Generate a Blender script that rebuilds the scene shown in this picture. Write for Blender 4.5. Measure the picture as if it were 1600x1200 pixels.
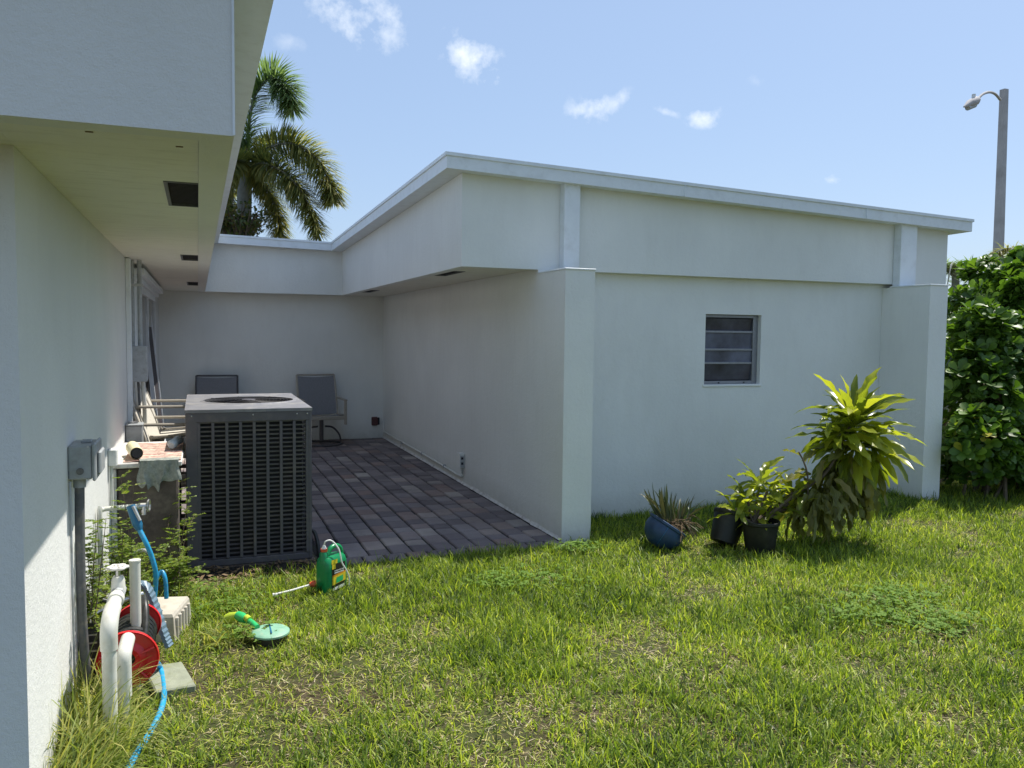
import bpy, math, random
import numpy as np
from mathutils import Vector, Matrix, Quaternion, noise as mnoise
random.seed(7); rng = np.random.default_rng(7)
for o in list(bpy.data.objects): bpy.data.objects.remove(o)
SC = bpy.context.scene; COL = SC.collection
R = math.radians

# ------------------------------------------------------------------ camera, sky, sun, exposure
CH = 1.6; FPX = 1280.0
yaw, pitch, roll = R(20.98), R(3.509), R(-0.649)
FW = Vector((math.sin(yaw)*math.cos(pitch), math.cos(yaw)*math.cos(pitch), -math.sin(pitch)))
_rt = Vector((math.cos(yaw), -math.sin(yaw), 0)); _up = _rt.cross(FW)
RT = math.cos(roll)*_rt - math.sin(roll)*_up
UP = math.cos(roll)*_up + math.sin(roll)*_rt
cam = bpy.data.cameras.new('camera'); camo = bpy.data.objects.new('camera', cam); COL.objects.link(camo)
cam.sensor_width = 36; cam.lens = FPX/1600*36; cam.clip_end = 2000; cam.clip_start = 0.05
M3 = Matrix((RT, UP, -FW)).transposed()
camo.matrix_world = Matrix.Translation((0, 0, CH)) @ M3.to_4x4()
SC.camera = camo
SC.view_settings.view_transform = 'Standard'; SC.view_settings.look = 'None'
SC.view_settings.gamma = 1; SC.view_settings.use_curve_mapping = False
SC.view_settings.exposure = 0.80

SUNV = Vector((1.0, 0.42, 2.11)).normalized()
sun = bpy.data.lights.new('sun', 'SUN'); sun.energy = 3.95; sun.angle = R(0.55); sun.color = (1.0, 0.95, 0.87)
suno = bpy.data.objects.new('sun', sun); COL.objects.link(suno)
suno.rotation_euler = SUNV.to_track_quat('Z', 'Y').to_euler()
suno.location = (6, 4, 12)

def ray(px, py): return FW + (px-800)/FPX*RT - (py-600)/FPX*UP
def at(px, py, Y):
    d = ray(px, py); return Vector((0, 0, CH)) + d*(Y/d.y)

W = bpy.data.worlds.new('World'); SC.world = W; W.use_nodes = True
nt = W.node_tree; nt.nodes.clear()
def N(t, tp, **kw):
    n = t.nodes.new(tp)
    for k, v in kw.items(): setattr(n, k, v)
    return n
def L(t, a, b): t.links.new(a, b)
def math_(t, op, a, b=None, clamp=False):
    n = N(t, 'ShaderNodeMath', operation=op, use_clamp=clamp)
    for i, v in enumerate((a, b)):
        if v is None: continue
        if isinstance(v, (int, float)): n.inputs[i].default_value = v
        else: L(t, v, n.inputs[i])
    return n.outputs[0]
sky = N(nt, 'ShaderNodeTexSky', sky_type='NISHITA', sun_disc=False)
sky.sun_elevation = math.asin(SUNV.z); sky.sun_rotation = math.atan2(SUNV.x, SUNV.y)
sky.air_density = 1.0; sky.dust_density = 1.2; sky.ozone_density = 1.6; sky.altitude = 0
geo = N(nt, 'ShaderNodeTexCoord')
bg = N(nt, 'ShaderNodeBackground'); bg.inputs[1].default_value = 0.101
out = N(nt, 'ShaderNodeOutputWorld')
nz = N(nt, 'ShaderNodeTexNoise'); nz.inputs['Scale'].default_value = 26; nz.inputs['Detail'].default_value = 9; nz.inputs['Roughness'].default_value = .62
L(nt, geo.outputs['Generated'], nz.inputs['Vector'])
total = None
# (pixel-independent) directions of the small fair-weather clouds: (direction, half width, half height, tilt, strength)
for d, w, h, tilt, s in [((.1700, .9230, .3470), .052, .030, -.25, 1.0), ((.2020, .9222, .3300), .030, .014, -.3, .75), ((.2950, .9042, .3090), .036, .022, -.5, 1.1),
                   ((.4300, .8640, .2600), .034, .014, .15, .95), ((.4520, .8520, .2650), .018, .010, .5, .8), ((.5010, .8272, .2544), .017, .0045, -.3, .6), ((.5372, .8067, .2461), .020, .012, 0, .95),
                   ((.6578, .7328, .1742), .020, .007, 0, .75), ((.09, .945, .315), .03, .010, 0, .35), ((.577, .7664, .2823), .012, .008, 0, .3),
                   ((-.5, .8, .3), .10, .04, .2, 1), ((-.8, -.3, .5), .12, .05, .2, 1), ((.2, -.9, .4), .11, .05, .1, 1), ((.9, -.2, .3), .10, .04, .1, 1), ((-.2, .6, .75), .10, .06, .5, .9)]:
    dv = Vector(d).normalized(); rt = dv.cross(Vector((0, 0, 1))).normalized(); up = rt.cross(dv)
    r2 = rt*math.cos(tilt)+up*math.sin(tilt); u2 = up*math.cos(tilt)-rt*math.sin(tilt)
    parts = []
    for v, sc in ((r2, w), (u2, h)):
        dp = N(nt, 'ShaderNodeVectorMath', operation='DOT_PRODUCT'); L(nt, geo.outputs['Generated'], dp.inputs[0]); dp.inputs[1].default_value = v/sc
        parts.append(math_(nt, 'MULTIPLY', dp.outputs['Value'], dp.outputs['Value']))
    fr = N(nt, 'ShaderNodeVectorMath', operation='DOT_PRODUCT'); L(nt, geo.outputs['Generated'], fr.inputs[0]); fr.inputs[1].default_value = dv
    front = math_(nt, 'GREATER_THAN', fr.outputs['Value'], 0.5)
    rr = math_(nt, 'SQRT', math_(nt, 'ADD', parts[0], parts[1]))
    e = math_(nt, 'SUBTRACT', 1.12, rr)
    e = math_(nt, 'ADD', e, math_(nt, 'MULTIPLY', math_(nt, 'SUBTRACT', nz.outputs['Fac'], 0.53), 5.2))
    e = math_(nt, 'MULTIPLY', e, 0.62*s, True)
    soft = math_(nt, 'MULTIPLY', math_(nt, 'SUBTRACT', 1.7, rr, True), e)
    e = math_(nt, 'MULTIPLY', soft, front)
    total = e if total is None else math_(nt, 'MAXIMUM', total, e)
# even pale blue mixed in all round, flattening the sky for more ambient light
tint = N(nt, 'ShaderNodeMix', data_type='RGBA', blend_type='MIX'); tint.inputs[0].default_value = 0.6
L(nt, sky.outputs[0], tint.inputs[6]); tint.inputs[7].default_value = (2.30, 3.18, 4.7, 1)
cm = N(nt, 'ShaderNodeMix', data_type='RGBA'); cm.inputs[7].default_value = (6.0, 6.4, 6.9, 1)
L(nt, math_(nt, 'MULTIPLY', total, .9), cm.inputs[0]); L(nt, tint.outputs[2], cm.inputs[6])
L(nt, cm.outputs[2], bg.inputs[0]); L(nt, bg.outputs[0], out.inputs[0])

# ------------------------------------------------------------------ materials
def ramp(t, fac, stops):
    n = N(t, 'ShaderNodeValToRGB')
    while len(n.color_ramp.elements) < len(stops): n.color_ramp.elements.new(.5)
    for e, (p, c) in zip(n.color_ramp.elements, stops):
        e.position = p; e.color = (*c, 1) if len(c) == 3 else c
    L(t, fac, n.inputs[0]); return n.outputs[0]
def noise(t, vec, scale, detail=4, rough=.5, stretch=None):
    n = N(t, 'ShaderNodeTexNoise'); n.inputs['Scale'].default_value = scale; n.inputs['Detail'].default_value = detail; n.inputs['Roughness'].default_value = rough
    if stretch:
        m = N(t, 'ShaderNodeMapping'); m.inputs['Scale'].default_value = stretch; L(t, vec, m.inputs['Vector']); vec = m.outputs[0]
    L(t, vec, n.inputs['Vector']); return n.outputs['Fac']
def mixc(t, fac, a, b, bt='MIX'):
    n = N(t, 'ShaderNodeMix', data_type='RGBA', blend_type=bt)
    for i, v in ((0, fac), (6, a), (7, b)):
        if isinstance(v, (int, float)): n.inputs[i].default_value = v
        elif isinstance(v, tuple): n.inputs[i].default_value = (*v, 1) if len(v) == 3 else v
        else: L(t, v, n.inputs[i])
    return n.outputs[2]
def base(name, rough=.6, metal=0, spec=.5):
    m = bpy.data.materials.new(name); m.use_nodes = True; t = m.node_tree
    b = t.nodes['Principled BSDF']; b.inputs['Roughness'].default_value = rough; b.inputs['Metallic'].default_value = metal
    b.inputs['Specular IOR Level'].default_value = spec
    return m, t, b
def pos(t): return N(t, 'ShaderNodeNewGeometry').outputs['Position']
def bump(t, b, h, strength, dist):
    n = N(t, 'ShaderNodeBump'); n.inputs['Strength'].default_value = strength; n.inputs['Distance'].default_value = dist
    L(t, h, n.inputs['Height']); L(t, n.outputs[0], b.inputs['Normal'])
def simple(name, col, rough=.6, metal=0, var=.15, scale=30, bmp=.15, bscale=200, dist=.001, dirt=None, dscale=6, damt=.5, spec=.5):
    m, t, b = base(name, rough, metal, spec); p = pos(t)
    n = noise(t, p, scale, 5, .6)
    lo = tuple(c*(1-var) for c in col); hi = tuple(min(1, c*(1+var)) for c in col)
    c = ramp(t, n, [(.3, lo), (.7, hi)])
    if dirt:
        n2 = noise(t, p, dscale, 7, .65)
        k = ramp(t, n2, [(.5, (0, 0, 0)), (.68, (damt,)*3)])
        c = mixc(t, k, c, dirt)
    L(t, c, b.inputs['Base Color'])
    rr = math_(t, 'ADD', math_(t, 'MULTIPLY', n, .25), rough-.12, True); L(t, rr, b.inputs['Roughness'])
    if bmp: bump(t, b, noise(t, p, bscale, 4, .6), bmp, dist)
    return m
MT = {}
def stucco(name, col, grime=.35, streak=.0):
    m, t, b = base(name, .9, 0, .25); p = pos(t)
    big = noise(t, p, 1.1, 5, .55); mid = noise(t, p, 9, 4, .6, (1, 1, .35))
    c = ramp(t, big, [(.35, tuple(x*.93 for x in col)), (.65, col)])
    c = mixc(t, ramp(t, mid, [(.42, (0, 0, 0)), (.75, (.10,)*3)]), c, tuple(x*.75 for x in col))
    if streak:
        s = noise(t, p, 5, 6, .65, (1.2, 5, .35))
        c = mixc(t, ramp(t, s, [(.5, (0, 0, 0)), (.8, (streak,)*3)]), c, (.28, .24, .17))
    # soil splash staining low on the wall
    sx = N(t, 'ShaderNodeSeparateXYZ'); L(t, p, sx.inputs[0])
    h = math_(t, 'SUBTRACT', 1.0, math_(t, 'MULTIPLY', sx.outputs[2], 4.5), True)
    k = math_(t, 'MULTIPLY', math_(t, 'MULTIPLY', h, noise(t, p, 14, 6, .7)), grime, True)
    c = mixc(t, k, c, (.22, .21, .13))
    L(t, c, b.inputs['Base Color'])
    fine = noise(t, p, 190, 3, .7); co = noise(t, p, 38, 5, .6)
    hh = math_(t, 'ADD', math_(t, 'MULTIPLY', fine, .5), co)
    bump(t, b, hh, .7, .0045)
    return m
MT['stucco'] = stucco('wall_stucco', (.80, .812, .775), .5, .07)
MT['stucco_l'] = stucco('side_stucco', (.745, .75, .72), .55)  # sunlit copy of the wall stucco, colour lowered to offset the sun
MT['soffit'] = stucco('soffit_stucco', (.80, .785, .70), 0, .26)
MT['trim'] = simple('white_trim_paint', (.74, .78, .80), .45, var=.04, scale=7, bmp=.1, bscale=60, dirt=(.45, .46, .44), dscale=9, damt=.25)
MT['roofing'] = simple('roof_membrane', (.55, .55, .54), .9, var=.1, scale=4)
MT['vent'] = simple('soffit_vent_mesh', (.035, .03, .035), .7, var=.3, scale=90, bmp=.6, bscale=400, dist=.002)
MT['alum'] = simple('window_aluminium', (.27, .28, .30), .42, .6, var=.12, scale=20)
MT['dark'] = simple('dark_void', (.02, .02, .025), .6)
def glassmat(name, col, rough=.06):
    m, t, b = base(name, rough, 0, .6); p = pos(t)
    c = ramp(t, noise(t, p, 4, 5, .6), [(.3, tuple(x*.5 for x in col)), (.72, tuple(x*1.7 for x in col))])
    L(t, c, b.inputs['Base Color']); b.inputs['Roughness'].default_value = rough
    bump(t, b, noise(t, p, 3, 2, .5), .08, .02)
    return m
MT['glass'] = glassmat('window_glass', (.05, .055, .075)); MT['glass_f'] = glassmat('frosted_window_glass', (.09, .10, .14), .3)
MT['pvc'] = simple('white_pvc', (.66, .66, .60), .38, var=.06, scale=18, dirt=(.42, .38, .28), dscale=16, damt=.35, bmp=.05)
MT['pvcgrey'] = simple('grey_pvc', (.40, .42, .43), .45, var=.1, scale=18, dirt=(.2, .2, .17), dscale=20, damt=.5)
MT['boxgrey'] = simple('grey_box_paint', (.33, .35, .355), .5, var=.1, scale=25, dirt=(.22, .21, .18), dscale=18, damt=.5)
MT['conduit'] = simple('dark_conduit', (.10, .105, .11), .55, var=.2, scale=30, dirt=(.25, .22, .17), dscale=20, damt=.5)
MT['acmetal'] = simple('condenser_paint', (.098, .093, .105), .5, .1, var=.12, scale=14, dirt=(.20, .17, .13), dscale=7, damt=.35)
MT['aclittop'] = simple('condenser_sunlit_top', (.20, .20, .215), .5, .15, var=.18, scale=11, dirt=(.36, .34, .30), dscale=9, damt=.6)  # condenser paint lightened on the top, its sunlight put into the colour
MT['coil'] = simple('condenser_coil', (.012, .011, .014), .55, .3, var=.5, scale=60, bmp=.6, bscale=300)
MT['black'] = simple('black_plastic', (.02, .022, .02), .45, var=.3, scale=40, dirt=(.10, .09, .07), dscale=20, damt=.4)
MT['potblk'] = simple('black_pot_plastic', (.010, .012, .010), .5, var=.3, scale=20, dirt=(.04, .036, .028), dscale=11, damt=.6)
MT['blue'] = simple('blue_glazed_pot', (.018, .052, .115), .48, var=.35, scale=9, dirt=(.05, .07, .10), dscale=8, damt=.5)
MT['hose'] = simple('blue_hose_rubber', (.02, .30, .55), .38, var=.12, scale=20, dirt=(.30, .33, .33), dscale=40, damt=.35)
MT['hosedark'] = simple('dark_blue_plastic', (.015, .13, .25), .4, var=.15, scale=20)
MT['red'] = simple('red_plastic', (.60, .015, .02), .35, var=.15, scale=10, dirt=(.30, .06, .04), dscale=9, damt=.5)
MT['chrome'] = simple('steel', (.55, .55, .55), .3, .9, var=.1, scale=30, dirt=(.3, .22, .15), dscale=30, damt=.5)
MT['beige'] = simple('beige_box_plastic', (.50, .46, .39), .6, var=.08, scale=12, dirt=(.28, .23, .16), dscale=10, damt=.5)
MT['strap'] = simple('grey_blue_ribbed_plastic', (.13, .20, .26), .45, var=.12, scale=30)
MT['stone'] = simple('concrete_slab', (.25, .27, .20), .9, var=.15, scale=20, dirt=(.16, .18, .08), dscale=9, damt=.8, bmp=.5, bscale=90, dist=.003)
MT['concrete'] = simple('dark_weathered_concrete', (.085, .068, .058), .9, var=.35, scale=11, dirt=(.19, .165, .13), dscale=6, damt=.65, bmp=.6, bscale=70, dist=.004)
MT['whiteslab'] = simple('white_painted_slab', (.66, .64, .60), .8, var=.1, scale=16, dirt=(.25, .2, .17), dscale=12, damt=.6)
MT['lid'] = simple('green_valve_lid', (.20, .40, .28), .6, var=.12, scale=26, dirt=(.42, .45, .32), dscale=16, damt=.5)
MT['jug'] = simple('green_jug_plastic', (.004, .22, .075), .3, var=.12, scale=10, bmp=.03)
MT['yellow'] = simple('yellow_print', (.75, .58, .03), .4, var=.1, scale=60)
MT['labelblack'] = simple('black_label', (.02, .02, .018), .4, var=.2, scale=50)
MT['labelorange'] = simple('orange_print', (.7, .28, .02), .4, var=.1, scale=60)
MT['white'] = simple('white_plastic', (.78, .78, .75), .4, var=.05, scale=30, dirt=(.5, .48, .4), dscale=25, damt=.3)
MT['orangered'] = simple('orange_red_cap', (.62, .10, .04), .4, var=.15, scale=30)
MT['ygreen'] = simple('yellow_green_nozzle', (.45, .58, .05), .4, var=.1, scale=30)
MT['bgreen'] = simple('bright_green_nozzle', (.03, .45, .14), .4, var=.12, scale=30)
MT['sling'] = simple('grey_sling_fabric', (.20, .205, .22), .85, var=.12, scale=60, bmp=.5, bscale=500)
MT['slingl'] = simple('pale_sling_fabric', (.55, .52, .45), .85, var=.08, scale=60, bmp=.5, bscale=500)
MT['chairframe'] = simple('taupe_chair_frame', (.34, .31, .26), .45, .2, var=.1, scale=20)
MT['chairdark'] = simple('dark_chair_frame', (.09, .085, .09), .4, .4, var=.15, scale=20)
MT['outlet'] = simple('dark_outlet_cover', (.09, .03, .03), .5, var=.2, scale=30)
MT['pole'] = simple('concrete_street_pole', (.44, .42, .41), .85, var=.12, scale=3, dirt=(.24, .21, .19), dscale=2, damt=.4)
MT['bark'] = simple('branch_bark', (.12, .09, .06), .9, var=.3, scale=30, bmp=.7, bscale=90, dist=.005)
MT['palmbark'] = simple('palm_trunk_bark', (.20, .21, .19), .9, var=.25, scale=5, bmp=.5, bscale=20, dist=.02)
MT['thatch'] = simple('dead_leaf', (.17, .115, .06), .85, var=.4, scale=30)
MT['bottle'] = simple('clear_plastic_bottle', (.55, .62, .64), .12, var=.1, scale=40, spec=.9)
MT['roll'] = simple('pale_yellow_roll', (.72, .68, .42), .6, var=.12, scale=50, dirt=(.5, .25, .2), dscale=30, damt=.5)
MT['cloth'] = simple('grey_green_rag', (.27, .29, .26), .9, var=.25, scale=35, dirt=(.10, .12, .10), dscale=25, damt=.6, bmp=.6, bscale=120, dist=.004)
MT['soil'] = simple('potting_soil', (.05, .035, .022), .95, var=.4, scale=40, bmp=.8, bscale=80, dist=.01)
def rugmat():
    m, t, b = base('pink_striped_mat', .9, 0, .2); p = pos(t)
    w = N(t, 'ShaderNodeTexWave', wave_type='BANDS', bands_direction='Y'); w.inputs['Scale'].default_value = 9; w.inputs['Distortion'].default_value = 6; w.inputs['Detail'].default_value = 3
    L(t, p, w.inputs['Vector'])
    c = ramp(t, w.outputs['Fac'], [(.0, (.20, .09, .08)), (.25, (.52, .30, .27)), (.6, (.62, .44, .38)), (.9, (.66, .56, .42))])
    c = mixc(t, ramp(t, noise(t, p, 40, 5, .7), [(.5, (0, 0, 0)), (.62, (.7,)*3)]), c, (.20, .13, .11))
    L(t, c, b.inputs['Base Color']); bump(t, b, noise(t, p, 150, 4, .6), .6, .003); return m
MT['rug'] = rugmat()
def pavermat():
    m, t, b = base('paver_concrete', .85, 0, .3); p = pos(t)
    oi = N(t, 'ShaderNodeObjectInfo')
    a = N(t, 'ShaderNodeAttribute', attribute_name='tone'); 
    r = math_(t, 'FRACT', math_(t, 'ADD', math_(t, 'MULTIPLY', oi.outputs['Random'], 1.0), a.outputs['Fac']))
    c = ramp(t, r, [(0, (.20, .165, .168)), (.35, (.29, .245, .245)), (.62, (.38, .33, .32)), (.8, (.34, .24, .21)), (1, (.55, .49, .44))])
    c = mixc(t, ramp(t, noise(t, p, 2.2, 5, .6), [(.35, (0, 0, 0)), (.7, (.5,)*3)]), c, (.10, .08, .085), 'MIX')
    c = mixc(t, ramp(t, noise(t, p, 130, 4, .7), [(.35, (.6, .6, .6)), (.7, (1.25, 1.25, 1.25))]), c, c)
    n = noise(t, p, 120, 5, .7)
    c = mixc(t, math_(t, 'MULTIPLY', n, .5), c, (.05, .048, .052))
    L(t, c, b.inputs['Base Color']); bump(t, b, math_(t, 'ADD', n, noise(t, p, 25, 4, .6)), .6, .004); return m
MT['paver'] = pavermat()
MT['joint'] = simple('joint_sand', (.018, .016, .015), .95, var=.4, scale=60, dirt=(.06, .07, .03), dscale=6, damt=.5, bmp=.6, bscale=200, dist=.003)
def groundmat():
    m, t, b = base('lawn_soil', .95, 0, .2); p = pos(t)
    c = ramp(t, noise(t, p, 22, 8, .72), [(.3, (.03, .024, .014)), (.5, (.075, .06, .033)), (.68, (.14, .11, .07)), (.8, (.22, .18, .12))])
    c = mixc(t, ramp(t, noise(t, p, 1.6, 5, .6), [(.4, (.7,)*3), (.6, (0, 0, 0))]), c, (.055, .075, .02))
    L(t, c, b.inputs['Base Color']); bump(t, b, noise(t, p, 60, 6, .7), .9, .02); return m
MT['ground'] = groundmat()
def leafmat(name, stops, trans=.45, rough=.45, scale=3, attr=None, veins=False):
    m = bpy.data.materials.new(name); m.use_nodes = True; t = m.node_tree; t.nodes.clear()
    o = N(t, 'ShaderNodeOutputMaterial'); p = pos(t)
    if attr:
        a = N(t, 'ShaderNodeAttribute', attribute_name=attr); f = a.outputs['Fac']
    else:
        f = N(t, 'ShaderNodeObjectInfo').outputs['Random']
    n = noise(t, p, scale, 4, .6)
    f = math_(t, 'ADD', math_(t, 'MULTIPLY', f, .78), math_(t, 'MULTIPLY', math_(t, 'SUBTRACT', n, .5), .5), True)
    c = ramp(t, f, stops)
    if veins:
        uv = N(t, 'ShaderNodeUVMap'); 
        w = N(t, 'ShaderNodeTexWave', bands_direction='X'); w.inputs['Scale'].default_value = 2.2; w.inputs['Distortion'].default_value = .6; L(t, uv.outputs[0], w.inputs['Vector'])
        c = mixc(t, math_(t, 'MULTIPLY', w.outputs['Fac'], .35), c, tuple(min(1, x*1.5) for x in stops[len(stops)//2][1]))
    d = N(t, 'ShaderNodeBsdfPrincipled'); d.inputs['Roughness'].default_value = rough; d.inputs['Specular IOR Level'].default_value = .45
    L(t, c, d.inputs['Base Color'])
    tr = N(t, 'ShaderNodeBsdfTranslucent')
    tc = mixc(t, 1.0, c, (1.5, 1.5, .75), 'MULTIPLY'); L(t, tc, tr.inputs['Color'])
    mx = N(t, 'ShaderNodeMixShader'); mx.inputs[0].default_value = trans
    L(t, d.outputs[0], mx.inputs[1]); L(t, tr.outputs[0], mx.inputs[2]); L(t, mx.outputs[0], o.inputs[0])
    return m
MT['grass'] = leafmat('grass_blade', [(0, (.045, .085, .016)), (.28, (.19, .285, .03)), (.58, (.42, .495, .06)), (.78, (.62, .62, .15)), (.87, (.66, .54, .30)), (1, (.82, .72, .54))], .46, .5, 1.3, 'tone')
MT['clover'] = leafmat('ground_weed_leaf', [(0, (.10, .20, .02)), (1, (.22, .34, .05))], .42, .75, 3, 'tone')
MT['tallgrass'] = leafmat('tall_grass_blade', [(0, (.10, .15, .03)), (.45, (.24, .29, .06)), (.75, (.44, .42, .13)), (1, (.62, .53, .28))], .4, .5, 5, 'tone')
MT['drac'] = leafmat('corn_plant_leaf', [(0, (.06, .10, .012)), (.4, (.15, .20, .02)), (.7, (.33, .36, .035)), (1, (.55, .52, .09))], .5, .3, 2.5, None, True)
MT['dracold'] = leafmat('withered_corn_plant_leaf', [(0, (.08, .09, .02)), (.5, (.15, .17, .035)), (.8, (.24, .21, .06)), (1, (.09, .06, .03))], .38, .5, 6, None, True)
MT['aloe'] = leafmat('aloe_leaf', [(0, (.06, .09, .045)), (.6, (.11, .12, .06)), (1, (.17, .11, .07))], .12, .4, 9)
MT['hedge'] = leafmat('hedge_leaf', [(0, (.045, .10, .012)), (.45, (.09, .18, .018)), (.72, (.18, .28, .03)), (.80, (.34, .33, .04)), (1, (.50, .36, .06))], .36, .42, 2.2)
MT['hedge_s'] = leafmat('hedge_leaf_mass', [(0, (.04, .09, .012)), (.5, (.085, .17, .018)), (.85, (.15, .25, .03)), (1, (.34, .28, .05))], .36, .42, 2.2, 'tone')
MT['fern'] = leafmat('weed_leaflet', [(0, (.09, .16, .02)), (.6, (.20, .28, .03)), (1, (.38, .36, .07))], .42, .5, 5, 'tone')
MT['palm'] = leafmat('palm_leaflet', [(0, (.09, .12, .045)), (.35, (.20, .22, .08)), (.65, (.38, .34, .12)), (1, (.60, .50, .26))], .5, .4, .5, 'tone')
MT['palmgreen'] = leafmat('young_palm_leaflet', [(0, (.09, .15, .07)), (.5, (.17, .25, .12)), (1, (.30, .38, .18))], .5, .4, .5, 'tone')
MT['tree'] = leafmat('far_tree_leaf', [(0, (.04, .06, .02)), (.5, (.08, .11, .03)), (1, (.26, .17, .04))], .3, .5, .4, 'tone')

# ------------------------------------------------------------------ mesh helpers
ORG = {}
def org(o): return ORG.get(o.name, Vector((0, 0, 0))) if o else Vector((0, 0, 0))
def root(name, label, cat, loc=(0, 0, 0), group=None, kind=None):
    o = bpy.data.objects.new(name, None); o.empty_display_size = .1; COL.objects.link(o); o.location = loc; ORG[o.name] = Vector(loc)
    tag(o, label, cat, group, kind); return o
def tag(o, label=None, cat=None, group=None, kind=None):
    if label: o['label'] = label
    if cat: o['category'] = cat
    if group: o['group'] = group
    if kind: o['kind'] = kind
    return o
def obj_from(name, me, parent=None, loc=(0, 0, 0), rot=None, scale=None):
    o = bpy.data.objects.new(name, me); COL.objects.link(o)
    if parent is not None: o.parent = parent
    o.location = Vector(loc) - org(parent) if parent is not None else loc
    if rot is not None:
        if isinstance(rot, Quaternion): o.rotation_mode = 'QUATERNION'; o.rotation_quaternion = rot
        else: o.rotation_euler = rot
    if scale is not None: o.scale = scale if hasattr(scale, '__len__') else (scale,)*3
    ORG[o.name] = Vector(loc)
    return o
def recalc(me):
    import bmesh
    bm = bmesh.new(); bm.from_mesh(me); bmesh.ops.recalc_face_normals(bm, faces=bm.faces); bm.to_mesh(me); bm.free()
class MB:
    def __init__(s): s.v = []; s.f = []; s.t = []
    def add(s, vs, fs):
        n = len(s.v); s.v += [Vector(v) for v in vs]; s.f += [tuple(i+n for i in f) for f in fs]; return s
    def box(s, x0, x1, y0, y1, z0, z1, bev=0, M=None):
        b = min(bev, abs(x1-x0)/2.2, abs(y1-y0)/2.2, abs(z1-z0)/2.2) if bev else 0
        if not b:
            vs = [(x, y, z) for z in (z0, z1) for y in (y0, y1) for x in (x0, x1)]
            fs = [(0, 2, 3, 1), (4, 5, 7, 6), (0, 1, 5, 4), (2, 6, 7, 3), (0, 4, 6, 2), (1, 3, 7, 5)]
        else:
            vs = []; idx = {}
            X = (x0, x1); Y = (y0, y1); Z = (z0, z1)
            for i in (0, 1):
                for j in (0, 1):
                    for k in (0, 1):
                        sx, sy, sz = 1-2*i, 1-2*j, 1-2*k
                        idx[i, j, k, 0] = len(vs); vs.append((X[i], Y[j]+sy*b, Z[k]+sz*b))
                        idx[i, j, k, 1] = len(vs); vs.append((X[i]+sx*b, Y[j], Z[k]+sz*b))
                        idx[i, j, k, 2] = len(vs); vs.append((X[i]+sx*b, Y[j]+sy*b, Z[k]))
            fs = []
            for i in (0, 1): fs.append([idx[i, j, k, 0] for j, k in ((0, 0), (1, 0), (1, 1), (0, 1))])
            for j in (0, 1): fs.append([idx[i, j, k, 1] for i, k in ((0, 0), (1, 0), (1, 1), (0, 1))])
            for k in (0, 1): fs.append([idx[i, j, k, 2] for i, j in ((0, 0), (1, 0), (1, 1), (0, 1))])
            for j in (0, 1):
                for k in (0, 1): fs.append([idx[0, j, k, 1], idx[1, j, k, 1], idx[1, j, k, 2], idx[0, j, k, 2]])
            for i in (0, 1):
                for k in (0, 1): fs.append([idx[i, 0, k, 0], idx[i, 1, k, 0], idx[i, 1, k, 2], idx[i, 0, k, 2]])
            for i in (0, 1):
                for j in (0, 1): fs.append([idx[i, j, 0, 0], idx[i, j, 1, 0], idx[i, j, 1, 1], idx[i, j, 0, 1]])
            for i in (0, 1):
                for j in (0, 1):
                    for k in (0, 1): fs.append([idx[i, j, k, 0], idx[i, j, k, 1], idx[i, j, k, 2]])
        if M is not None: vs = [M @ Vector(v) for v in vs]
        return s.add(vs, fs)
    def tube(s, pts, r, n=10, cap=True, rs=None):
        pts = [Vector(p) for p in pts]; rings = []; prev = None
        for i, p in enumerate(pts):
            d = (pts[min(i+1, len(pts)-1)] - pts[max(i-1, 0)]).normalized()
            if prev is None:
                a = Vector((0, 0, 1)) if abs(d.z) < .9 else Vector((1, 0, 0)); u = d.cross(a).normalized()
            else: u = (prev - d*prev.dot(d)).normalized()
            prev = u; w = d.cross(u); rr = rs[i] if rs else r
            rings.append([p + (u*math.cos(2*math.pi*k/n) + w*math.sin(2*math.pi*k/n))*rr for k in range(n)])
        vs = [v for q in rings for v in q]; fs = []
        for i in range(len(pts)-1):
            for k in range(n):
                a = i*n+k; b = i*n+(k+1) % n; fs.append((a, b, b+n, a+n))
        if cap: fs.append(tuple(range(n-1, -1, -1))); fs.append(tuple(range((len(pts)-1)*n, len(pts)*n)))
        return s.add(vs, fs)
    def lathe(s, prof, c=(0, 0, 0), n=24, M=None, cap=(False, False)):
        vs = []
        for r, z in prof:
            for k in range(n):
                a = 2*math.pi*k/n; v = Vector((r*math.cos(a), r*math.sin(a), z))
                if M is not None: v = M @ v
                vs.append(v + Vector(c))
        fs = [(i*n+k, i*n+(k+1) % n, (i+1)*n+(k+1) % n, (i+1)*n+k) for i in range(len(prof)-1) for k in range(n)]
        if cap[0]: fs.append(tuple(range(n-1, -1, -1)))
        if cap[1]: fs.append(tuple(range((len(prof)-1)*n, len(prof)*n)))
        return s.add(vs, fs)
    def mesh(s, name, mat, smooth=False, off=Vector((0, 0, 0)), fix=True):
        me = bpy.data.meshes.new(name); me.from_pydata([tuple(v-off) for v in s.v], [], s.f)
        if fix: recalc(me)
        if mat: me.materials.append(MT[mat] if isinstance(mat, str) else mat)
        if smooth:
            me.polygons.foreach_set('use_smooth', [True]*len(me.polygons))
            try: me.set_sharp_from_angle(angle=R(40))
            except Exception: pass
        me.update(); return me
    def build(s, name, mat, parent=None, smooth=False, fix=True):
        o0 = org(parent); me = s.mesh(name, mat, smooth, o0, fix)
        o = bpy.data.objects.new(name, me); COL.objects.link(o)
        if parent is not None: o.parent = parent
        ORG[o.name] = o0
        return o
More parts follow.
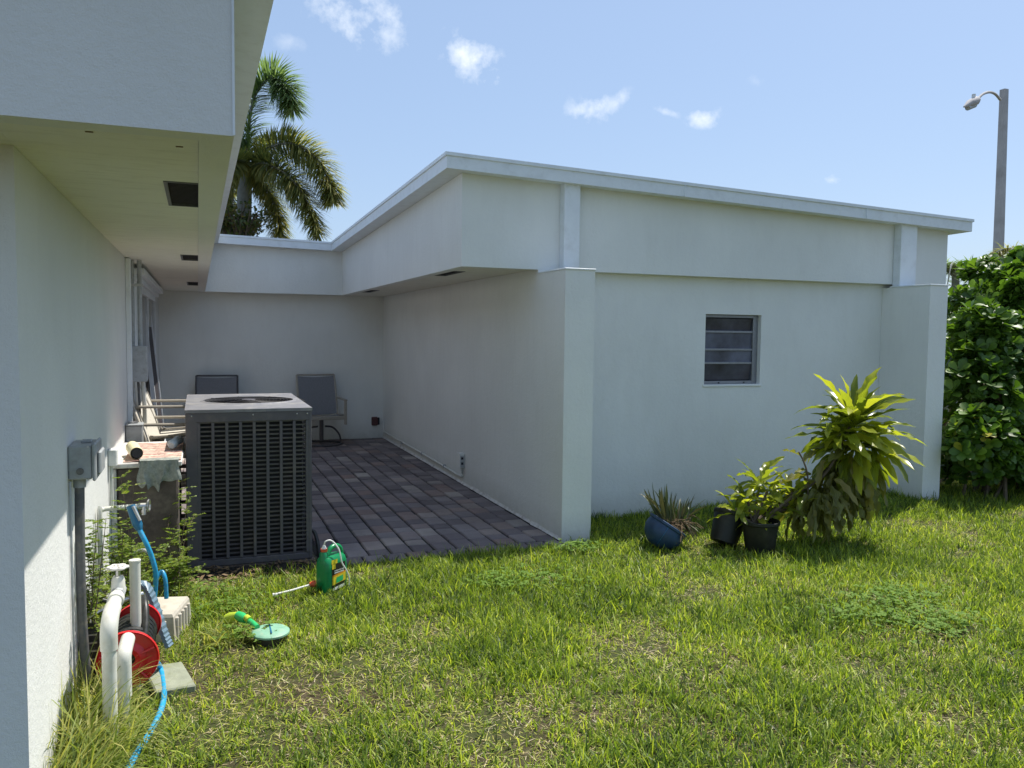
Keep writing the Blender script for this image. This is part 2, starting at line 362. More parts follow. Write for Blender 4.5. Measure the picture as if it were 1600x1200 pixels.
def bez(p0, p1, p2, p3, n=12):
    p0, p1, p2, p3 = map(Vector, (p0, p1, p2, p3)); r = []
    for i in range(n+1):
        t = i/n; r.append(p0*(1-t)**3 + p1*3*t*(1-t)**2 + p2*3*t*t*(1-t) + p3*t**3)
    return r
def spline(pts, n=8):
    pts = [Vector(p) for p in pts]; P = [pts[0]*2-pts[1]] + pts + [pts[-1]*2-pts[-2]]; r = []
    for i in range(1, len(P)-2):
        for k in range(n):
            t = k/n; a, b, c, d = P[i-1:i+3]
            r.append(.5*((2*b)+(c-a)*t+(2*a-5*b+4*c-d)*t*t+(3*b-a-3*c+d)*t**3))
    r.append(pts[-1]); return r
def npmesh(name, V, F4, F3, mat, tone=None, smooth=False):
    """fast mesh: V (n,3); F4 (m,4); F3 (k,3); tone per vertex"""
    me = bpy.data.meshes.new(name); V = np.asarray(V, dtype=np.float32)
    me.vertices.add(len(V)); me.vertices.foreach_set('co', V.ravel())
    n4, n3 = len(F4), len(F3)
    loops = np.concatenate([np.asarray(F4, dtype=np.int32).ravel(), np.asarray(F3, dtype=np.int32).ravel()]) if n3 else np.asarray(F4, dtype=np.int32).ravel()
    me.loops.add(len(loops)); me.loops.foreach_set('vertex_index', loops)
    st = np.concatenate([np.arange(n4)*4, n4*4+np.arange(n3)*3]).astype(np.int32)
    me.polygons.add(n4+n3); me.polygons.foreach_set('loop_start', st)
    me.update(calc_edges=True); me.validate(verbose=False) if False else None
    if tone is not None:
        a = me.attributes.new('tone', 'FLOAT', 'POINT'); a.data.foreach_set('value', np.asarray(tone, dtype=np.float32))
    if smooth: me.polygons.foreach_set('use_smooth', [True]*(n4+n3))
    me.materials.append(MT[mat]); return me
def blades(base_, az, lean, length, width, tone, curl, segs=3):
    """many grass blades as one numpy mesh: arrays of n"""
    n = len(az); d = np.stack([np.cos(az), np.sin(az), np.zeros(n)], 1); s = np.stack([-np.sin(az), np.cos(az), np.zeros(n)], 1)
    tw = rng.uniform(-.9, .9, n); s = s*np.cos(tw)[:, None] + d*np.sin(tw)[:, None]
    V = []; ang = lean.copy(); p = base_.copy(); wf = [1.0, .95, .7, 0]
    if segs == 5: wf = [.7, 1, .95, .8, .5, 0]
    for k in range(segs+1):
        w = (width*wf[k])[:, None]
        if k < segs: V += [p - s*w/2, p + s*w/2]
        else: V += [p]
        step = length/segs
        p = p + d*(np.sin(ang)*step)[:, None] + np.array([0, 0, 1.])*(np.cos(ang)*step)[:, None]
        ang = ang + curl
    nv = 2*segs+1; Vv = np.stack(V, 1).reshape(-1, 3); b = (np.arange(n)*nv)[:, None]
    F4 = np.concatenate([b + np.array([[2*k, 2*k+1, 2*k+3, 2*k+2]]) for k in range(segs-1)]); F3 = b + np.array([[2*segs-2, 2*segs-1, 2*segs]])
    return Vv, F4, F3, np.repeat(tone, nv)

# ------------------------------------------------------------------ terrain
def sstep(a, b, x):
    t = min(1, max(0, (x-a)/(b-a))); return t*t*(3-2*t)
def hgt(x, y):
    h = .018*mnoise.noise(Vector((x*.9, y*.9, .3))) + .01*mnoise.noise(Vector((x*3.1, y*3.1, 1.3)))
    near = sstep(5.55, 5.1, y) if x < 2.9 else 1
    z = -.012 + h*(.4+.6*near)
    z += .085*sstep(3.0, 6.2, x)*sstep(4.6, 6.0, y)
    return z
xs = np.concatenate([[-150, -60, -25, -10, -5], np.arange(-2, 12.01, .09), [14, 18, 25, 50, 110, 220]])
ys = np.concatenate([[-150, -50, -20, -8, -2], np.arange(0, 7.3, .09), [8, 10, 13, 20, 40, 90, 220]])
V = []; 
for y in ys:
    for x in xs:
        z = hgt(x, y) if -2 < x < 12 and 0 < y < 7.3 else (.07 if x >= 12 else -.03)
        if x < 2.9 and y > 5.62: z = -.05
        V.append((x, y, z))
nx = len(xs); F = [(j*nx+i, j*nx+i+1, (j+1)*nx+i+1, (j+1)*nx+i) for j in range(len(ys)-1) for i in range(nx-1)]
m = MB(); m.add(V, F); g = m.build('ground', 'ground', None, True); tag(g, 'sandy soil under the lawn', None, None, 'structure')

# ------------------------------------------------------------------ patio paving
PX0, PX1, PY0, PY1 = -.50, 2.60, 5.60, 12.28
pat = MB().box(PX0, PX1+.02, PY0+.01, PY1+.02, -.06, -.010).build('patio', 'joint'); tag(pat, 'patio paving base', None, None, 'structure')
cells = []
x = .76; 
k = 0
while x < PX1-.03:                      # soldier course along the lawn
    w = .158 + random.uniform(-.004, .004); cells.append((x, min(PX1, x+w), PY0, PY0+.165)); x += w
cols = []; x = PX1
while x > PX0+.05:
    x -= .163; y = PY0+.165 + random.choice([0, .0]); y0 = y
    start = True
    while y < PY1-.05:
        l = random.choice([.16, .24, .16, .24, .20]); y2 = min(PY1, y+l)
        if x > .70 or y > 7.45:
            cells.append((max(PX0, x), x+.163, y, y2))
        y = y2
cells.sort(key=lambda c: (c[0]*.5+.5*c[1])**2 + c[2]**2)
vis = [c for c in cells if c[0] > .6][:296]; vs_ = set(vis); rest = [c for c in cells if c not in vs_]
pmesh = {}
def paver_mesh(w, l):
    key = (round(w, 2), round(l, 2))
    if key not in pmesh:
        pmesh[key] = MB().box(-.5, .5, -.5, .5, -.04, 0).mesh('paver', 'paver')
        mm = MB().box(-w/2+.0065, w/2-.0065, -l/2+.0085, l/2-.0085, -.045, 0, .008).mesh('paver', 'paver'); pmesh[key] = mm
    return pmesh[key]
for (a, b_, c, d) in vis:
    me = paver_mesh(round(b_-a, 3), round(d-c, 3))
    obj_from('paver', me, pat, ((a+b_)/2, (c+d)/2, random.gauss(.002, .0025)), (random.gauss(0, .008), random.gauss(0, .008), random.gauss(0, .012)))
m = MB(); tn = []
for (a, b_, c, d) in rest:
    n0 = len(m.v); z = random.gauss(.002, .0015); m.box(a+.003, b_-.003, c+.003, d-.003, -.04, z, .0045); tn += [random.random()]*(len(m.v)-n0)
o = m.build('paver', 'paver', pat); o['kind'] = 'stuff'
a = o.data.attributes.new('tone', 'FLOAT', 'POINT'); a.data.foreach_set('value', tn)

# ------------------------------------------------------------------ the house
XL, XW, YB, ZS = -.50, 2.62, 12.30, 2.13
H = root('house', 'pale mint white single storey stucco house wrapping around the paved patio', 'house', (0, 12.3, 0))
def part(name, mat, *boxes, parent=None, bev=0):
    m = MB()
    for b in boxes: m.box(*b, bev)
    return m.build(name, mat, parent or H)
def wavy(name, mat, corners, nu, nv, amp, parent=H, seed=0):   # a trowelled wall face with slight unevenness, thickness behind
    return None
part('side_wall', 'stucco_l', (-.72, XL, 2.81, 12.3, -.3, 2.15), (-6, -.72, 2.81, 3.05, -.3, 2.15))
part('rear_wall', 'stucco', (-.50, XW, YB, YB+.2, -.3, 2.14))
part('patio_wall', 'stucco', (XW, XW+.25, 6.262, 12.5, -.3, 2.145))
part('buttress', 'stucco', (XW, XW+.25, 5.72, 6.262, -.3, 2.095))
part('buttress_cap', 'trim', (XW-.006, XW+.256, 5.712, 6.256, 2.095, 2.107), bev=.002)
part('buttress', 'stucco', (6.38, 6.60, 5.775, 6.353, -.3, 2.095))
part('buttress_cap', 'trim', (6.372, 6.608, 5.767, 6.256, 2.095, 2.107), bev=.002)
wx0, wx1, wz0, wz1 = 4.318, 4.932, 1.155, 1.80
part('front_wall', 'stucco', (XW+.25, wx0, 6.355, 6.56, -.3, 2.15), (wx1, 7.12, 6.355, 6.56, -.3, 2.15), (wx0, wx1, 6.355, 6.56, -.3, wz0), (wx0, wx1, 6.355, 6.56, wz1, 2.15))
part('far_wall', 'stucco', (6.9, 7.12, 6.56, 12.5, -.3, 2.2))
# roof fascias (high stucco band over the walls)
FX, FY, BY = 1.96, 6.26, 12.04
def zr(x, y):   # underside of the trim: the flat roof falls gently away from the near corner
    return 2.862 - .019*(y-FY)*(1 if y > FY else 0) - .0335*max(0, x-FX)
def prism(m, pl, th):
    """closed vertical slab: pl = list of 4 (x,y,z) outer corners, th = offset vector"""
    n = [Vector(p)+Vector(th) for p in pl]; m.add(list(map(Vector, pl))+n, [(0, 1, 2, 3), (7, 6, 5, 4), (0, 4, 5, 1), (1, 5, 6, 2), (2, 6, 7, 3), (3, 7, 4, 0)])
m = MB(); prism(m, [(FX, FY, ZS), (7.12, FY, ZS), (7.12, FY, zr(7.12, FY)), (FX, FY, zr(FX, FY))], (0, .093, 0)); m.build('front_fascia', 'stucco', H)
m = MB(); prism(m, [(FX, FY+.094, ZS), (FX, BY-.001, ZS), (FX, BY-.001, zr(FX, BY)), (FX, FY+.094, zr(FX, FY))], (.09, 0, 0)); m.build('wing_fascia', 'stucco', H)
m = MB(); prism(m, [(.098, BY, ZS), (FX+.09, BY, ZS), (FX+.09, BY, 2.775), (.098, BY, 2.79)], (0, .09, 0)); m.build('rear_fascia', 'stucco', H)
m = MB(); prism(m, [(7.12, FY+.094, ZS), (7.12, 12.5, ZS), (7.12, 12.5, zr(7.12, 12.5)), (7.12, FY+.094, zr(7.12, FY))], (-.09, 0, 0)); m.build('far_fascia', 'stucco', H)
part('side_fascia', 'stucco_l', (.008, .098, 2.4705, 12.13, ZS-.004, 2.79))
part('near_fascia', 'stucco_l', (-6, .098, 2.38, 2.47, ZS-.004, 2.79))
# corner bead along the near fascia edge
part('corner_bead', 'trim', (.094, .1005, 2.376, 2.386, ZS-.002, 2.788))
# soffits, 12 mm above the fascia's lower edge
vL = [(-.103, .012, 3.25, 3.85), (-.103, .012, 6.34, 6.81), (-.103, .012, 9.86, 10.55)]
vR = [(1.985, 2.10, 6.85, 7.45), (1.985, 2.10, 10.45, 11.05)]
SZ = ZS+.006
def soffit(x0, x1, y0, y1, holes, mat='soffit', name='soffit'):
    hs = sorted(holes, key=lambda h: h[2]); m = MB(); y = y0
    for h in hs:
        m.box(x0, x1, y, h[2], SZ, SZ+.03); m.box(x0, h[0], h[2], h[3], SZ, SZ+.03); m.box(h[1], x1, h[2], h[3], SZ, SZ+.03); y = h[3]
    m.box(x0, x1, y, y1, SZ, SZ+.03); return m.build(name, mat, H)
soffit(-.499, .0075, 2.4705, 12.299, vL); soffit(-6, -.4995, 2.4705, 2.809, [])
soffit(2.051, XW-.001, 6.354, 12.299, [(h[0]+.07, h[1]+.07, h[2], h[3]) for h in vR]); soffit(.008, 2.05, 12.131, 12.299, [])
for h in vL + [(h[0]+.07, h[1]+.07, h[2], h[3]) for h in vR]:
    f = MB()
    f.box(h[0]-.008, h[1]+.008, h[2]-.008, h[2]+.006, SZ-.003, SZ+.012); f.box(h[0]-.008, h[1]+.008, h[3]-.006, h[3]+.008, SZ-.003, SZ+.012)
    f.box(h[0]-.008, h[0]+.005, h[2]+.006, h[3]-.006, SZ-.003, SZ+.012); f.box(h[1]-.005, h[1]+.008, h[2]+.006, h[3]-.006, SZ-.003, SZ+.012)
    v = f.build('soffit_vent', 'conduit', H)
    s = MB()
    n = int((h[3]-h[2])/.03)
    for i in range(n):
        yy = h[2]+(i+.5)*(h[3]-h[2])/n; s.box(h[0]+.005, h[1]-.005, yy-.004, yy+.004, SZ+.006, SZ+.010)
    s.box(h[0], h[1], h[2], h[3], SZ+.035, SZ+.04); s.build('vent_screen', 'vent', v)
# metal drip trim with a small lip; mitred corners
def trimrun(pts, zb, side, name='roof_trim'):
    """pts outer corners (x,y,ztop); side(i)=inward vectors"""
    m = MB(); prof = [(-.012, -.000), (-.012, -.026), (0, -.030), (0, -.122), (.170, -.118), (.200, .004)]   # (inward, dz)
    rings = []
    for (x, y, z), inv in zip(pts, side): rings.append([Vector((x, y, z)) + Vector(inv)*a + Vector((0, 0, b)) for a, b in prof])
    n = len(prof); vs = [v for r in rings for v in r]; fs = []
    for i in range(len(rings)-1):
        for k in range(n): fs.append((i*n+k, i*n+(k+1) % n, (i+1)*n+(k+1) % n, (i+1)*n+k))
    fs.append(tuple(range(n))); fs.append(tuple(range((len(rings)-1)*n, len(rings)*n))); m.add(vs, fs); return m.build(name, 'trim', H)
TX, TY = 1.79, 6.11
zt = lambda x, y: 2.982 - .019*(max(y, TY)-TY) - .0335*max(0, x-TX)
trimrun([(TX, 11.885, zt(TX, 11.885)), (TX, TY, 2.982), (7.272, TY, zt(7.272, TY))], 0, [(1, 1, 0), (1, 1, 0), (0, 1, 0)])
trimrun([(.268, 2.21, 2.91), (.268, 11.885, 2.905), (TX, 11.885, zt(TX, 11.885))], 0, [(-1, 1, 0), (-1, 1, 0), (1, 1, 0)])
trimrun([(-6, 2.21, 2.91), (.268, 2.21, 2.91)], 0, [(0, 1, 0), (-1, 1, 0)])
trimrun([(7.272, TY, zt(7.272, TY)), (7.272, 12.6, zt(7.272, 12.6))], 0, [(-1, 1, 0), (-1, 0, 0)])
for x in (3.9, 5.9):
    zz_ = zt(x, TY); MB().box(x, x+.004, TY-.0135, TY-.001, zz_-.120, zz_-.001).box(x-.02, x+.02, TY-.002, TY-.0003, zz_-.120, zz_-.032).build('trim_joint', 'trim', H)
m = MB()
def quad(*p): m.add(p, [(0, 1, 2, 3)])
q = .012
quad((TX+.1, TY+.1, 2.98-q), (7.17, TY+.1, zt(7.17, TY)-q), (7.17, 14, zt(7.17, 14)-q), (TX+.1, 14, zt(TX, 14)-q))
quad((-6, 11.98, 2.905-q), (TX+.1, 11.98, zt(TX, 12)-q), (TX+.1, 14, zt(TX, 14)-q), (-6, 14, 2.90-q))
quad((-6, 2.3, 2.91-q), (.18, 2.3, 2.91-q), (.18, 11.98, 2.905-q), (-6, 11.98, 2.905-q)); m.build('roof', 'roofing', H, fix=False)
# pilaster boards rising from the buttresses
for x0, x1 in ((2.806, 2.948), (6.408, 6.612)):
    part('pilaster', 'trim', (x0, x1, 6.165, FY-.002, 2.109, zr(x0, FY)-.002), bev=.004)
# rough render line at the foot of the patio wall
m = MB(); n = 140; prev = None
pts = []
for i in range(n+1):
    y = 5.72+i*(12.25-5.72)/n; w = .012+.022*abs(mnoise.noise(Vector((0, y*4.1, 3))))+.012*random.random(); h_ = .006+.03*abs(mnoise.noise(Vector((4, y*3, 7))))*(1 if i % 3 else .4)
    pts.append((y, w, h_))
for (y, w, h_) in pts: m.add([(XW-w, y, .003), (XW-w*.5, y, .003+h_*.6), (XW-.001, y, .01+h_*1.6)], [])
for i in range(n):
    a = i*3
    for k in range(2): m.f.append((a+k, a+k+1, a+4+k, a+3+k))
m.build('wall_foot_render', 'whiteslab', H)
# jalousie window in the front wall
win = part('window', 'alum', (wx0+.001, wx0+.03, 6.40, 6.44, wz0, wz1), (wx1-.055, wx1-.001, 6.40, 6.44, wz0, wz1), (wx0+.03, wx1-.055, 6.40, 6.44, wz1-.03, wz1-.001), (wx0+.03, wx1-.055, 6.40, 6.44, wz0+.001, wz0+.03), bev=.003)
zz = [wz0+.03, wz0+.195, wz0+.32, wz0+.485, wz1-.03]
for i in range(4):
    M = Matrix.Translation(((wx0+wx1)/2-.01, 6.425, (zz[i]+zz[i+1])/2)) @ Matrix.Rotation(R([6, 3, 5, 9][i]), 4, 'X')
    hh = (zz[i+1]-zz[i])/2; MB().box(-.262, .262, -.003, .003, -hh+.008, hh-.006, 0, M).build('pane', 'glass_f' if i in (1, 2) else 'glass', win)
for i in (1, 2, 3):
    MB().box(wx0+.03, wx1-.056, 6.405, 6.43, zz[i]-.009, zz[i]+.011, .002).build('sash_bar', 'alum', win)
for xx in (.18, .46): MB().box(wx0+xx, wx0+xx+.016, 6.397, 6.404, wz0+.006, wz0+.02).build('latch', 'dark', win)
part('window_back', 'dark', (wx0, wx1, 6.50, 6.52, wz0, wz1), parent=win)
part('window_sill', 'stucco', (wx0-.015, wx1+.015, 6.345, 6.40, wz0-.022, wz0-.001), parent=win, bev=.004)
# sliding door and shutter track on the side wall under the left overhang
dr = part('sliding_door', 'trim', (XL+.001, XL+.03, 7.75, 7.83, .02, 2.0), (XL+.001, XL+.03, 10.6, 10.68, .02, 2.0), (XL+.001, XL+.03, 7.83, 10.6, 1.93, 2.0), (XL+.001, XL+.028, 9.2, 9.26, .02, 1.93), bev=.003)
part('pane', 'glass', (XL+.0015, XL+.012, 7.835, 9.195, .03, 1.925), parent=dr); part('pane', 'glass', (XL+.0015, XL+.012, 9.265, 10.595, .03, 1.925), parent=dr)
tr_ = part('shutter_track', 'trim', (XL+.001, XL+.10, 7.35, 11.1, 2.045, 2.10), (XL+.001, XL+.055, 7.40, 11.05, 2.0, 2.045), bev=.004)
part('door_jamb', 'trim', (XL+.001, XL+.035, 6.74, 6.82, .02, 2.128), (XL+.001, XL+.02, 7.42, 7.50, .02, 1.99), bev=.003)
# old drill holes in the soffit
for px, py in ((140, 209), (233, 202), (281, 232)):
    d = ray(px, py); P = Vector((0, 0, CH)) + d*((ZS-CH)/d.z)
    MB().box(P.x-.011, P.x+.009, P.y-.005, P.y+.006, SZ-.002, SZ-.0005).build('patch_mark', 'thatch', H)

# ------------------------------------------------------------------ wall fittings
def jbox(name, label, x0, x1, y0, y1, z0, z1, mat, lidside='y', cat='electrical box'):
    r_ = root(name, label, cat, (x0, (y0+y1)/2, z0))
    MB().box(x0, x1, y0, y1, z0, z1, .006).build('casing', mat, r_)
    return r_
b_ = jbox('disconnect_box', 'grey weathered electrical disconnect box with open-edged cover on the near left wall', XL+.001, XL+.090, 3.72, 3.93, .985, 1.125, 'boxgrey')
MB().box(XL+.090, XL+.104, 3.712, 3.938, .978, 1.132, .005).build('cover', 'boxgrey', b_)
MB().box(XL+.105, XL+.120, 3.75, 3.90, 1.0, 1.095, .006).build('cover_plate', 'boxgrey', b_)
MB().tube([(XL+.045, 3.72, 1.02), (XL+.045, 3.714, 1.02)], .014, 14).build('knockout', 'conduit', b_)
MB().box(XL+.04, XL+.08, 3.80, 3.85, 1.125, 1.137, .003).build('hinge', 'boxgrey', b_)
for z in (.985, 1.12): MB().tube([(XL+.075, 3.72, z), (XL+.075, 3.715, z)], .004, 8).build('screw', 'chrome', b_)
c_ = root('conduit', 'dark grey conduit running down the left wall from the disconnect box to the ground', 'conduit', (XL+.04, 3.95, 0))
MB().tube(spline([(XL+.035, 3.78, .99), (XL+.032, 3.78, .7), (XL+.032, 3.79, .4), (XL+.04, 3.82, .15), (XL+.05, 3.84, -.05)], 5), .019, 12).build('pipe', 'conduit', c_, True)
MB().tube([(XL+.035, 3.78, .985), (XL+.035, 3.78, .945)], .024, 12).build('coupling', 'boxgrey', c_, True)
MB().tube([(XL+.008, 3.72, .98), (XL+.008, 3.72, .55), (XL+.008, 3.73, .15)], .005, 8).build('cable', 'pvcgrey', c_, True)
b_ = jbox('junction_box', 'pale grey junction box high on the left wall beside the door', XL+.001, XL+.13, 6.86, 7.06, 1.20, 1.47, 'pvcgrey')
MB().box(XL+.02, XL+.135, 6.848, 6.861, 1.20, 1.475, .004).build('cover', 'pvcgrey', b_)
c_ = root('conduit', 'pair of pale conduits rising from the pale junction box to the soffit', 'conduit', (XL+.05, 6.95, 1.47))
for dx, r_ in ((.035, .014), (.085, .017)):
    MB().tube([(XL+dx, 6.93, 1.47), (XL+dx, 6.93, 2.13)], r_, 10).build('pipe', 'pvcgrey', c_, True)
MB().box(XL+.001, XL+.11, 6.90, 6.96, 1.93, 1.95).build('strap', 'chrome', c_)
c_ = root('conduit', 'bundle of grey cables and pipes below the pale junction box', 'conduit', (XL+.05, 6.95, .7))
for dx, r_, mt in ((.03, .012, 'pvcgrey'), (.065, .009, 'conduit'), (.10, .016, 'pvc')):
    MB().tube(spline([(XL+dx, 6.93, 1.2), (XL+dx+.008, 6.94, .9), (XL+dx-.004, 6.92, .5), (XL+dx, 6.93, 0)], 5), r_, 9).build('pipe', mt, c_, True)
b_ = jbox('meter_box', 'dark grey steel fused switch box with rounded top behind the white slab counter', XL+.003, XL+.115, 6.48, 6.62, .66, .905, 'boxgrey')
MB().box(XL-.0+.0, XL+.12, 6.47, 6.63, .905, .915, .004).build('lid', 'boxgrey', b_); MB().tube([(XL+.05, 6.55, .915), (XL+.05, 6.55, .93)], .035, 14).build('cap', 'chrome', b_, True)
MB().tube([(XL+.03, 6.55, .66), (XL+.03, 6.55, 0)], .018, 10).build('pipe', 'conduit', b_, True)
b_ = jbox('junction_box', 'small mint painted box at the corner of the slab counter', XL+.001, XL+.05, 5.26, 5.34, .80, .90, 'stucco_l')
MB().tube([(XL+.015, 5.30, .80), (XL+.015, 5.30, .56)], .01, 8).build('pipe', 'pvc', b_, True)
# outlet boxes and conduit along the patio wall
b_ = jbox('outlet_box', 'small white weatherproof outlet box low on the patio wall', XW-.05, XW-.001, 8.20, 8.31, .175, .33, 'stucco')
MB().box(XW-.06, XW-.05, 8.19, 8.32, .17, .335, .003).build('cover', 'stucco', b_)
MB().box(XW-.053, XW-.013, 8.186, 8.2, .19, .31, .003).build('face_plate', 'pvcgrey', b_)
for z in (.215, .27): MB().box(XW-.045, XW-.022, 8.182, 8.187, z, z+.025).build('socket', 'dark', b_)
c_ = root('conduit', 'thin painted conduit along the foot of the patio wall between the outlets', 'conduit', (XW-.01, 10, .09))
MB().tube(spline([(XW-.014, 8.27, .175), (XW-.014, 8.27, .11), (XW-.014, 8.34, .075), (XW-.014, 9.2, .085), (XW-.014, 10.5, .095), (XW-.014, 12.0, .10), (XW-.014, 12.18, .12), (XW-.014, 12.22, .25)], 8), .011, 8).build('pipe', 'stucco', c_, True)
for y in (8.9, 9.9, 11.0): MB().box(XW-.03, XW-.001, y, y+.02, .068, .108, .003).build('strap', 'pvcgrey', c_)
b_ = root('outlet_box', 'dark red brown outlet cover on the rear wall by the patio corner', 'outlet', (2.5, 12.29, .24))
MB().box(2.44, 2.53, 12.255, 12.299, .19, .32, .01).build('cover', 'outlet', b_); MB().box(2.53, 2.56, 12.262, 12.299, .20, .31, .005).build('side_plate', 'dark', b_)

# ------------------------------------------------------------------ air conditioning condenser
AX0, AX1, AY0, AY1, AZ = -.085, .736, 5.82, 7.235, 1.07
AC = root('air_conditioner', 'large dark grey outdoor air conditioning condenser with louvred sides beside the patio', 'air conditioner', ((AX0+AX1)/2, (AY0+AY1)/2, 0))
MB().box(AX0-.04, AX1+.03, AY0-.012, AY1+.04, -.06, -.001, .004).build('pad', 'concrete', AC)
MB().box(AX0+.06, AX1-.06, AY0+.07, AY1-.07, .03, AZ-.06).build('coil', 'coil', AC)
MB().box(AX0+.004, AX1-.004, AY0+.004, AY1-.004, .001, .045, .004).build('base_pan', 'acmetal', AC)
MB().box(AX0, AX1, AY0, AY0+.012, AZ-.085, AZ-.022, .002).build('top_rail', 'acmetal', AC)
MB().box(AX0, AX1, AY1-.012, AY1, AZ-.085, AZ-.022, .002).build('top_rail', 'acmetal', AC)
for xx in (AX0, AX1-.012): MB().box(xx, xx+.012, AY0+.012, AY1-.012, AZ-.085, AZ-.022).build('top_rail', 'acmetal', AC)
for (x0, x1, y0, y1) in ((AX0, AX0+.075, AY0, AY0+.03), (AX1-.022, AX1, AY0, AY0+.03), (AX0, AX0+.075, AY1-.03, AY1), (AX1-.03, AX1, AY1-.03, AY1)):
    MB().box(x0, x1, y0+(.0006 if y0 < 6.5 else -.0006), y1, .002, AZ-.023, .004).build('corner_post', 'acmetal', AC)
def grille(u0, u1, fixed, axis, nv):
    L_ = u1-u0; NS = 31; z0, z1 = .052, AZ-.088
    mb = MB(); 
    Mt = Matrix.Rotation(R(14), 4, 'X')
    mb.box(-L_/2, L_/2, -.003, .003, -.0055, .0055, 0, Mt); 
    sl = mb.mesh('louvre', 'acmetal'); vb = MB().box(-.0095, .0095, -.006, .006, -(z1-z0)/2, (z1-z0)/2).mesh('bar', 'acmetal')
    rz = 0 if axis == 'x' else math.pi/2
    for i in range(NS+1):
        z = z0+(z1-z0)*i/NS; p = ((u0+u1)/2, fixed, z) if axis == 'x' else (fixed, (u0+u1)/2, z); obj_from('louvre', sl, AC, p, (random.gauss(0, .01), random.gauss(0, .0008), rz))
    for i in range(nv+1):
        u = u0+.008+(L_-.016)*i/nv; p = (u, fixed-.008, (z0+z1)/2) if axis == 'x' else (fixed, u, (z0+z1)/2); obj_from('bar', vb, AC, p, (0, 0, rz))
grille(AX0+.075, AX1-.022, AY0+.016, 'x', 8); grille(AY0+.03, AY1-.03, AX1-.016, 'y', 14)
grille(AX0+.075, AX1-.03, AY1-.014, 'x', 8); grille(AY0+.03, AY1-.03, AX0+.016, 'y', 14)
# top with a round fan opening
m = MB(); cx, cy = (AX0+AX1)/2+.03, (AY0+AY1)/2-.02; rf = .325; n = 48; x0, x1, y0, y1 = AX0-.004, AX1+.004, AY0-.004, AY1+.004
ring = [Vector((cx+rf*math.cos(2*math.pi*k/n), cy+rf*math.sin(2*math.pi*k/n), AZ)) for k in range(n)]
outer = []
for k in range(n):
    a = 2*math.pi*k/n; c, s = math.cos(a), math.sin(a)
    t = min(((x1-cx) if c > 0 else (x0-cx))/c if abs(c) > 1e-6 else 9, ((y1-cy) if s > 0 else (y0-cy))/s if abs(s) > 1e-6 else 9)
    outer.append(Vector((cx+c*t, cy+s*t, AZ)))
for c_x, c_y in ((x0, y0), (x1, y0), (x1, y1), (x0, y1)):
    k = min(range(n), key=lambda i: (outer[i]-Vector((c_x, c_y, AZ))).length); outer[k] = Vector((c_x, c_y, AZ))
inner = [v+Vector((0, 0, .008)) for v in ring]; mid = [Vector((cx+(v.x-cx)*1.07, cy+(v.y-cy)*1.07, AZ)) for v in ring]
low = [Vector((v.x, v.y, AZ-.06)) for v in ring]; ob = [v-Vector((0, 0, .021)) for v in outer]
R_ = [low, inner, mid, outer, ob]; vs = [v for r_ in R_ for v in r_]
fs = [(i*n+k, i*n+(k+1) % n, (i+1)*n+(k+1) % n, (i+1)*n+k) for i in range(4) for k in range(n)]
m.add(vs, fs); m.build('top_panel', 'aclittop', AC)
m = MB()
for r_ in np.linspace(.05, .31, 11):
    m.tube([(cx+r_*math.cos(a), cy+r_*math.sin(a), AZ+.006) for a in np.linspace(0, 2*math.pi, 40)], .0022, 5, False)
for k in range(8):
    a = k*math.pi/4+.2; m.tube([(cx+.04*math.cos(a), cy+.04*math.sin(a), AZ+.008), (cx+.32*math.cos(a), cy+.32*math.sin(a), AZ+.008)], .003, 5)
gd = m.build('fan_guard', 'coil', AC, True)
MB().lathe([(0, .014), (.05, .012), (.055, .004)], (cx, cy, AZ)).build('hub_cap', 'acmetal', AC, True)
for k in range(3):
    m = MB(); a = k*2*math.pi/3; 
    vs = []
    for r_ in (.07, .16, .29):
        for da, dz in ((-.45, .02), (0, 0), (.5, -.03)): vs.append((cx+r_*math.cos(a+da), cy+r_*math.sin(a+da), AZ-.045+dz))
    m.add(vs, [(0, 1, 4, 3), (1, 2, 5, 4), (3, 4, 7, 6), (4, 5, 8, 7)]); m.build('fan_blade', 'acmetal', AC, fix=False)
MB().lathe([(0, -.02), (.07, -.02), (.07, -.12), (0, -.12)], (cx, cy, AZ)).build('motor', 'dark', AC)
sc = MB().lathe([(0, .003), (.004, .0025), (.006, 0)], (0, 0, 0), 8).mesh('screw', 'chrome')
for x_, z_ in ((AX0+.04, AZ-.04), (AX0+.43, AZ-.04), (AX1-.03, AZ-.04), (AX0+.035, .55), (AX0+.035, .2), (AX1-.1, AZ-.04)):
    obj_from('screw', sc, AC, (x_, AY0-.001, z_), (math.pi/2, 0, 0))
# refrigerant line set and cable
ls = root('refrigerant_line', 'black insulated pipe looping from the condenser into the soil by the patio edge', 'pipe', (AX1+.03, 5.95, 0))
MB().tube(spline([(AX1+.002, 6.0, .16), (AX1+.035, 5.96, .15), (AX1+.055, 5.92, .06), (AX1+.06, 5.9, -.03)], 6), .014, 9).build('pipe', 'black', ls, True)

